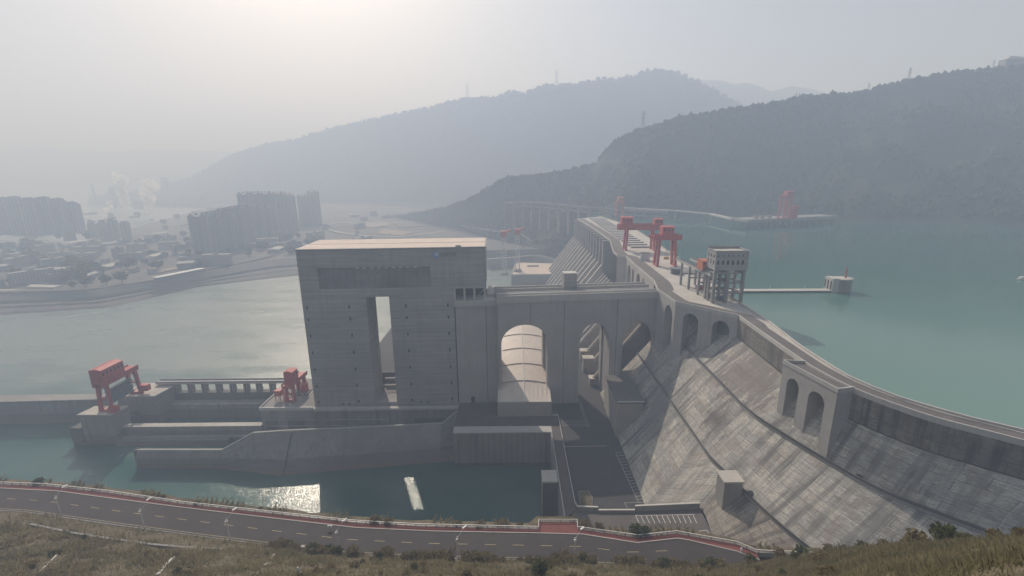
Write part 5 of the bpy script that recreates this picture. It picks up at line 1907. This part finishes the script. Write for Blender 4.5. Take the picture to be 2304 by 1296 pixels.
for i, (a, b, w_, lb) in enumerate((((355, 1296), (390, 1256), .9, 'pale concrete drain beam on the scrub slope, the longest'), ((596, 1276), (616, 1250), .8, 'short concrete drain beam on the scrub slope, near the marker'), ((90, 1290), (128, 1252), .5, 'thin concrete drain edge at the far left of the slope'), ((342, 1256), (354, 1248), 1.0, 'little pale slab lying in the dry grass'))):
    p, q = onhill(*a), onhill(*b)
    o = MB().beam(p + Vector((0, 0, .3)), q + Vector((0, 0, .3)), w_, .5).build('drain_beam', TRIM if i != 3 else PALE, org=tuple((p + q) / 2))
    tag(o, lb, 'drain')
rw = thing('retaining_wall', 'low dark retaining wall edging the gravelly verge, left foreground', 'wall', onhill(220, 1215), world=True)
wl = [onhill(u, v) for u, v in ((70, 1182), (160, 1201), (230, 1212), (330, 1226), (400, 1233), (500, 1239))]
MB().wall([(p.x, p.y) for p in wl], .5, [p.z - 1 for p in wl], [p.z + .5 for p in wl]).build('wall', CONC, rw)
MB().wall([(p.x, p.y) for p in wl], .7, [p.z + .5 for p in wl], [p.z + .65 for p in wl]).build('coping', CONC, rw)
mk = onhill(672, 1294)
o = thing('survey_marker', 'white tapered survey pillar on a square base in the foreground grass', 'survey pillar', mk)
MB().hexa([(-.75, -.75, -.5), (.75, -.75, -.5), (.75, .75, -.5), (-.75, .75, -.5)], [(-.7, -.7, .45), (.7, -.7, .45), (.7, .7, .45), (-.7, .7, .45)]).build('base', TRIM, o)
MB().hexa([(-.4, -.4, .45), (.4, -.4, .45), (.4, .4, .45), (-.4, .4, .45)], [(-.22, -.22, 2.1), (.22, -.22, 2.1), (.22, .22, 2.1), (-.22, .22, 2.1)]).build('pillar', WHITE, o)
MB().hexa([(-.24, -.24, 2.1), (.24, -.24, 2.1), (.24, .24, 2.1), (-.24, .24, 2.1)], [(-.1, -.1, 2.4), (.1, -.1, 2.4), (.1, .1, 2.4), (-.1, .1, 2.4)]).build('cap', WHITE, o)

# ---- scrub: grass as stuff, shrubs one by one
rnd = random.Random(21)
vs, fs = [], []


def blade(x, y, z, h, w_):
    a = rnd.uniform(0, 6.283)
    lx, ly = rnd.gauss(0, .3) * h, rnd.gauss(0, .3) * h
    n0 = len(vs)
    vs.extend([(x - math.cos(a) * w_, y - math.sin(a) * w_, z - .1), (x + math.cos(a) * w_, y + math.sin(a) * w_, z - .1), (x + lx * .5 + math.cos(a) * w_ * .7, y + ly * .5 + math.sin(a) * w_ * .7, z + h * .6), (x + lx * 1.2, y + ly * 1.2, z + h)])
    fs.append((n0, n0 + 1, n0 + 2, n0 + 3))


for k in range(70000):
    fi, fj = rnd.random() * (NC - 1.01), rnd.random() ** .9 * NR
    i, j = int(fi), min(int(fj), NR - 1)
    a = rowsH[j][i].lerp(rowsH[j][i + 1], fi - i)
    b = rowsH[j + 1][i].lerp(rowsH[j + 1][i + 1], fi - i)
    p = a.lerp(b, fj - j)
    den = fbm(p.x * .09, p.y * .09, 7, 3)
    if den < -.12 and rnd.random() < .8:
        continue
    if p.x < -95 and j < 12 and rnd.random() < .75:
        continue
    h = rnd.uniform(.45, 1.1) * (1 + max(0, den))
    dist = (p - Vector((0, 0, 200))).length
    blade(p.x, p.y, p.z, h * (.4 + .6 * dist / 130), .016 + .0008 * dist)
for k in range(60000):
    fi, fj = NC * (.68 + .32 * rnd.random()) - 1.02, rnd.random() ** 1.2 * NR * .8
    i, j = int(fi), min(int(fj), NR - 1)
    a = rowsH[j][i].lerp(rowsH[j][i + 1], fi - i)
    b = rowsH[j + 1][i].lerp(rowsH[j + 1][i + 1], fi - i)
    p = a.lerp(b, fj - j)
    if fbm(p.x * .12, p.y * .12, 7, 3) < -.2:
        continue
    dist = (p - Vector((0, 0, 200))).length
    blade(p.x, p.y, p.z, rnd.uniform(.35, 1.0) * min(1, .35 + dist / 130), .012 + .0005 * dist)
for k in range(6000):
    i = int(rnd.random() * 158)
    t = rnd.random()
    a, b = outer[i], outer[i + 1]
    q = a.lerp(b, rnd.random())
    o2p = o2[i]
    x, y = q.x + (o2p[0] - q.x) * t, q.y + (o2p[1] - q.y) * t
    if fbm(x * .045, 0, 11, 2) < .02:
        continue
    if 1 < 0:
        continue
    blade(x, y, RZ - .6, rnd.uniform(.8, 2.4), .14)
me = raw_mesh('grass', vs, fs, GRASS)
go = D.objects.new('grass', me)
COL.objects.link(go)
tag(go, 'dry grass covering the hillside and road verge', 'grass', kind='stuff')


def shrub_proto(label, m_, n, rx, rz, leaf, sd, grp):
    r_ = random.Random(sd)
    t = thing('shrub', label, 'shrub', (0, 0, 0), 0, grp)
    c = D.objects.new('foliage', raw_mesh('foliage', *crown(r_, n, rx, rz, leaf), m_))
    COL.objects.link(c)
    c.parent = t
    c.location = (0, 0, -.15 * rz)
    mb = MB()
    for k in range(7):
        a = r_.uniform(0, 6.28)
        mb.tube((0, 0, -.4), (math.cos(a) * rx * .6, math.sin(a) * rx * .6, rz * 1.4), .07, .02, n=4, caps=False)
    mb.build('stems', BARK, t)
    return t


protos = [shrub_proto('rounded dry brown shrub on the foreground hillside', SCRUB, 420, 1.5, 1.05, .2, 1, 'dry brown shrubs'), shrub_proto('rounded olive green shrub on the foreground hillside', GREEN, 460, 1.4, 1.15, .19, 2, 'olive green shrubs'),
          shrub_proto('low spreading dry shrub on the foreground hillside', SCRUB, 380, 1.9, .7, .2, 3, 'low spreading shrubs')]
usedp = [False] * 3


def put_shrub(p, s, k, label=None):
    sc = (s * rnd.uniform(.85, 1.25), s, s * rnd.uniform(.8, 1.15))
    if not usedp[k]:
        protos[k].location, protos[k].scale = p, sc
        usedp[k] = True
        if label:
            protos[k]['label'] = label
        return protos[k]
    return dup(protos[k], p, rnd.uniform(0, 6.28), label, sc)


# verge shrubs right along the near kerb, where the photo has them
def edge_at(u):
    """point of the near road edge / hill crest in the direction of bearing u"""
    best = min(re_, key=lambda p: abs(1152 + FPX * p.x / (p.y * math.cos(PITCH) + (CAM_Z - p.z) * math.sin(PITCH)) - u))
    return best.copy()


for k in range(230):
    u = rnd.uniform(600, 1680)
    if fbm(u * .018, 2.2) < -.3:
        continue
    p = edge_at(u)
    d = Vector((-p.x, -p.y, 0)).normalized()
    q = p + d * rnd.uniform(0.6, 7)
    q.z = hz(q.x, q.y)
    put_shrub(q, rnd.uniform(.8, 1.9), rnd.choice((0, 0, 0, 0, 1, 2)))
for k in range(120):
    u = rnd.uniform(0, 1900)
    p = edge_at(u)
    d = Vector((-p.x, -p.y, 0)).normalized()
    far = p.length if False else math.hypot(p.x, p.y)
    q = p + d * rnd.uniform(.06, .42) * far
    q.z = hz(q.x, q.y)
    if fbm(q.x * .06, q.y * .06, 3) < -.1:
        continue
    put_shrub(q, rnd.uniform(.45, 1.2) * min(1, far / 110), rnd.choice((0, 0, 2, 1)))
for u, s in ((1860, .7), (1930, .6), (1985, .5), (2062, .85), (2130, .95), (2230, .5), (2290, .5), (2180, .4), (1800, .9), (1745, 1.0), (2040, .5), (1900, .4), (2110, .5)):
    q = edge_at(u)
    put_shrub(q + Vector((0, 0, -.1)), s * 1.75, 1 if u in (1930, 2130, 1800) else 0)
big = onhill(1215, 1296)
put_shrub(big, 1.9, 1)
# bushes beyond the railing
for u, v, s, k in ((80, 1092, 1.6, 1), (360, 1124, .9, 0), (440, 1140, 1.2, 1), (530, 1150, .7, 0), (580, 1152, 1.0, 1), (600, 1153, .8, 0), (1435, 1205, 2.3, 1), (1455, 1206, 1.6, 1), (1350, 1192, 1.2, 0), (840, 1180, 1.5, 0), (870, 1183, 1.5, 0), (1030, 1187, 1.3, 0), (1080, 1187, 1.5, 2), (1130, 1187, 1.6, 2), (1170, 1188, 1.2, 0)):
    p = G(u, v, RZ) + Vector((0, 1.5, -.8))
    put_shrub(p, s, k)

# the bare little tree on the verge
btp = onhill(1022, 1268)
bare = thing('bare_tree', 'small bare twiggy tree standing on the near roadside verge', 'tree', btp)
r_ = random.Random(5)
trunk = MB()
twig = []


def grow(p, d, L_, r, lev):
    q = p + d * L_
    (trunk if lev < 2 else tw_).tube(p, q, r, r * .62, n=5, caps=False)
    if lev >= 4:
        twig.append(q)
        return
    for k in range(3 if lev else 5):
        nd = (d + Vector((r_.gauss(0, .55), r_.gauss(0, .55), r_.gauss(.1, .3)))).normalized()
        grow(p.lerp(q, r_.uniform(.6, 1)), nd, L_ * r_.uniform(.6, .82), r * .55, lev + 1)


tw_ = MB()
grow(Vector((0, 0, -.3)), Vector((-.05, 0, 1)).normalized(), 2.6, .13, 0)
trunk.build('trunk', BARK, bare)
tw_.build('twigs', BARK, bare)
lv, lf = [], []
for q in twig:
    for k in range(2):
        if r_.random() < .55:
            continue
        c = q + Vector((r_.gauss(0, .15), r_.gauss(0, .15), r_.gauss(0, .15)))
        d1, d2 = Vector((r_.gauss(0, 1), r_.gauss(0, 1), r_.gauss(0, 1))).normalized() * .1, Vector((r_.gauss(0, 1), r_.gauss(0, 1), r_.gauss(0, 1))).normalized() * .1
        n0 = len(lv)
        lv += [tuple(c - d1), tuple(c + d2), tuple(c + d1), tuple(c - d2)]
        lf.append((n0, n0 + 1, n0 + 2, n0 + 3))
lo = D.objects.new('leaves', raw_mesh('leaves', lv, lf, SCRUB))
COL.objects.link(lo)
lo.parent = bare
bpy.context.view_layer.update()
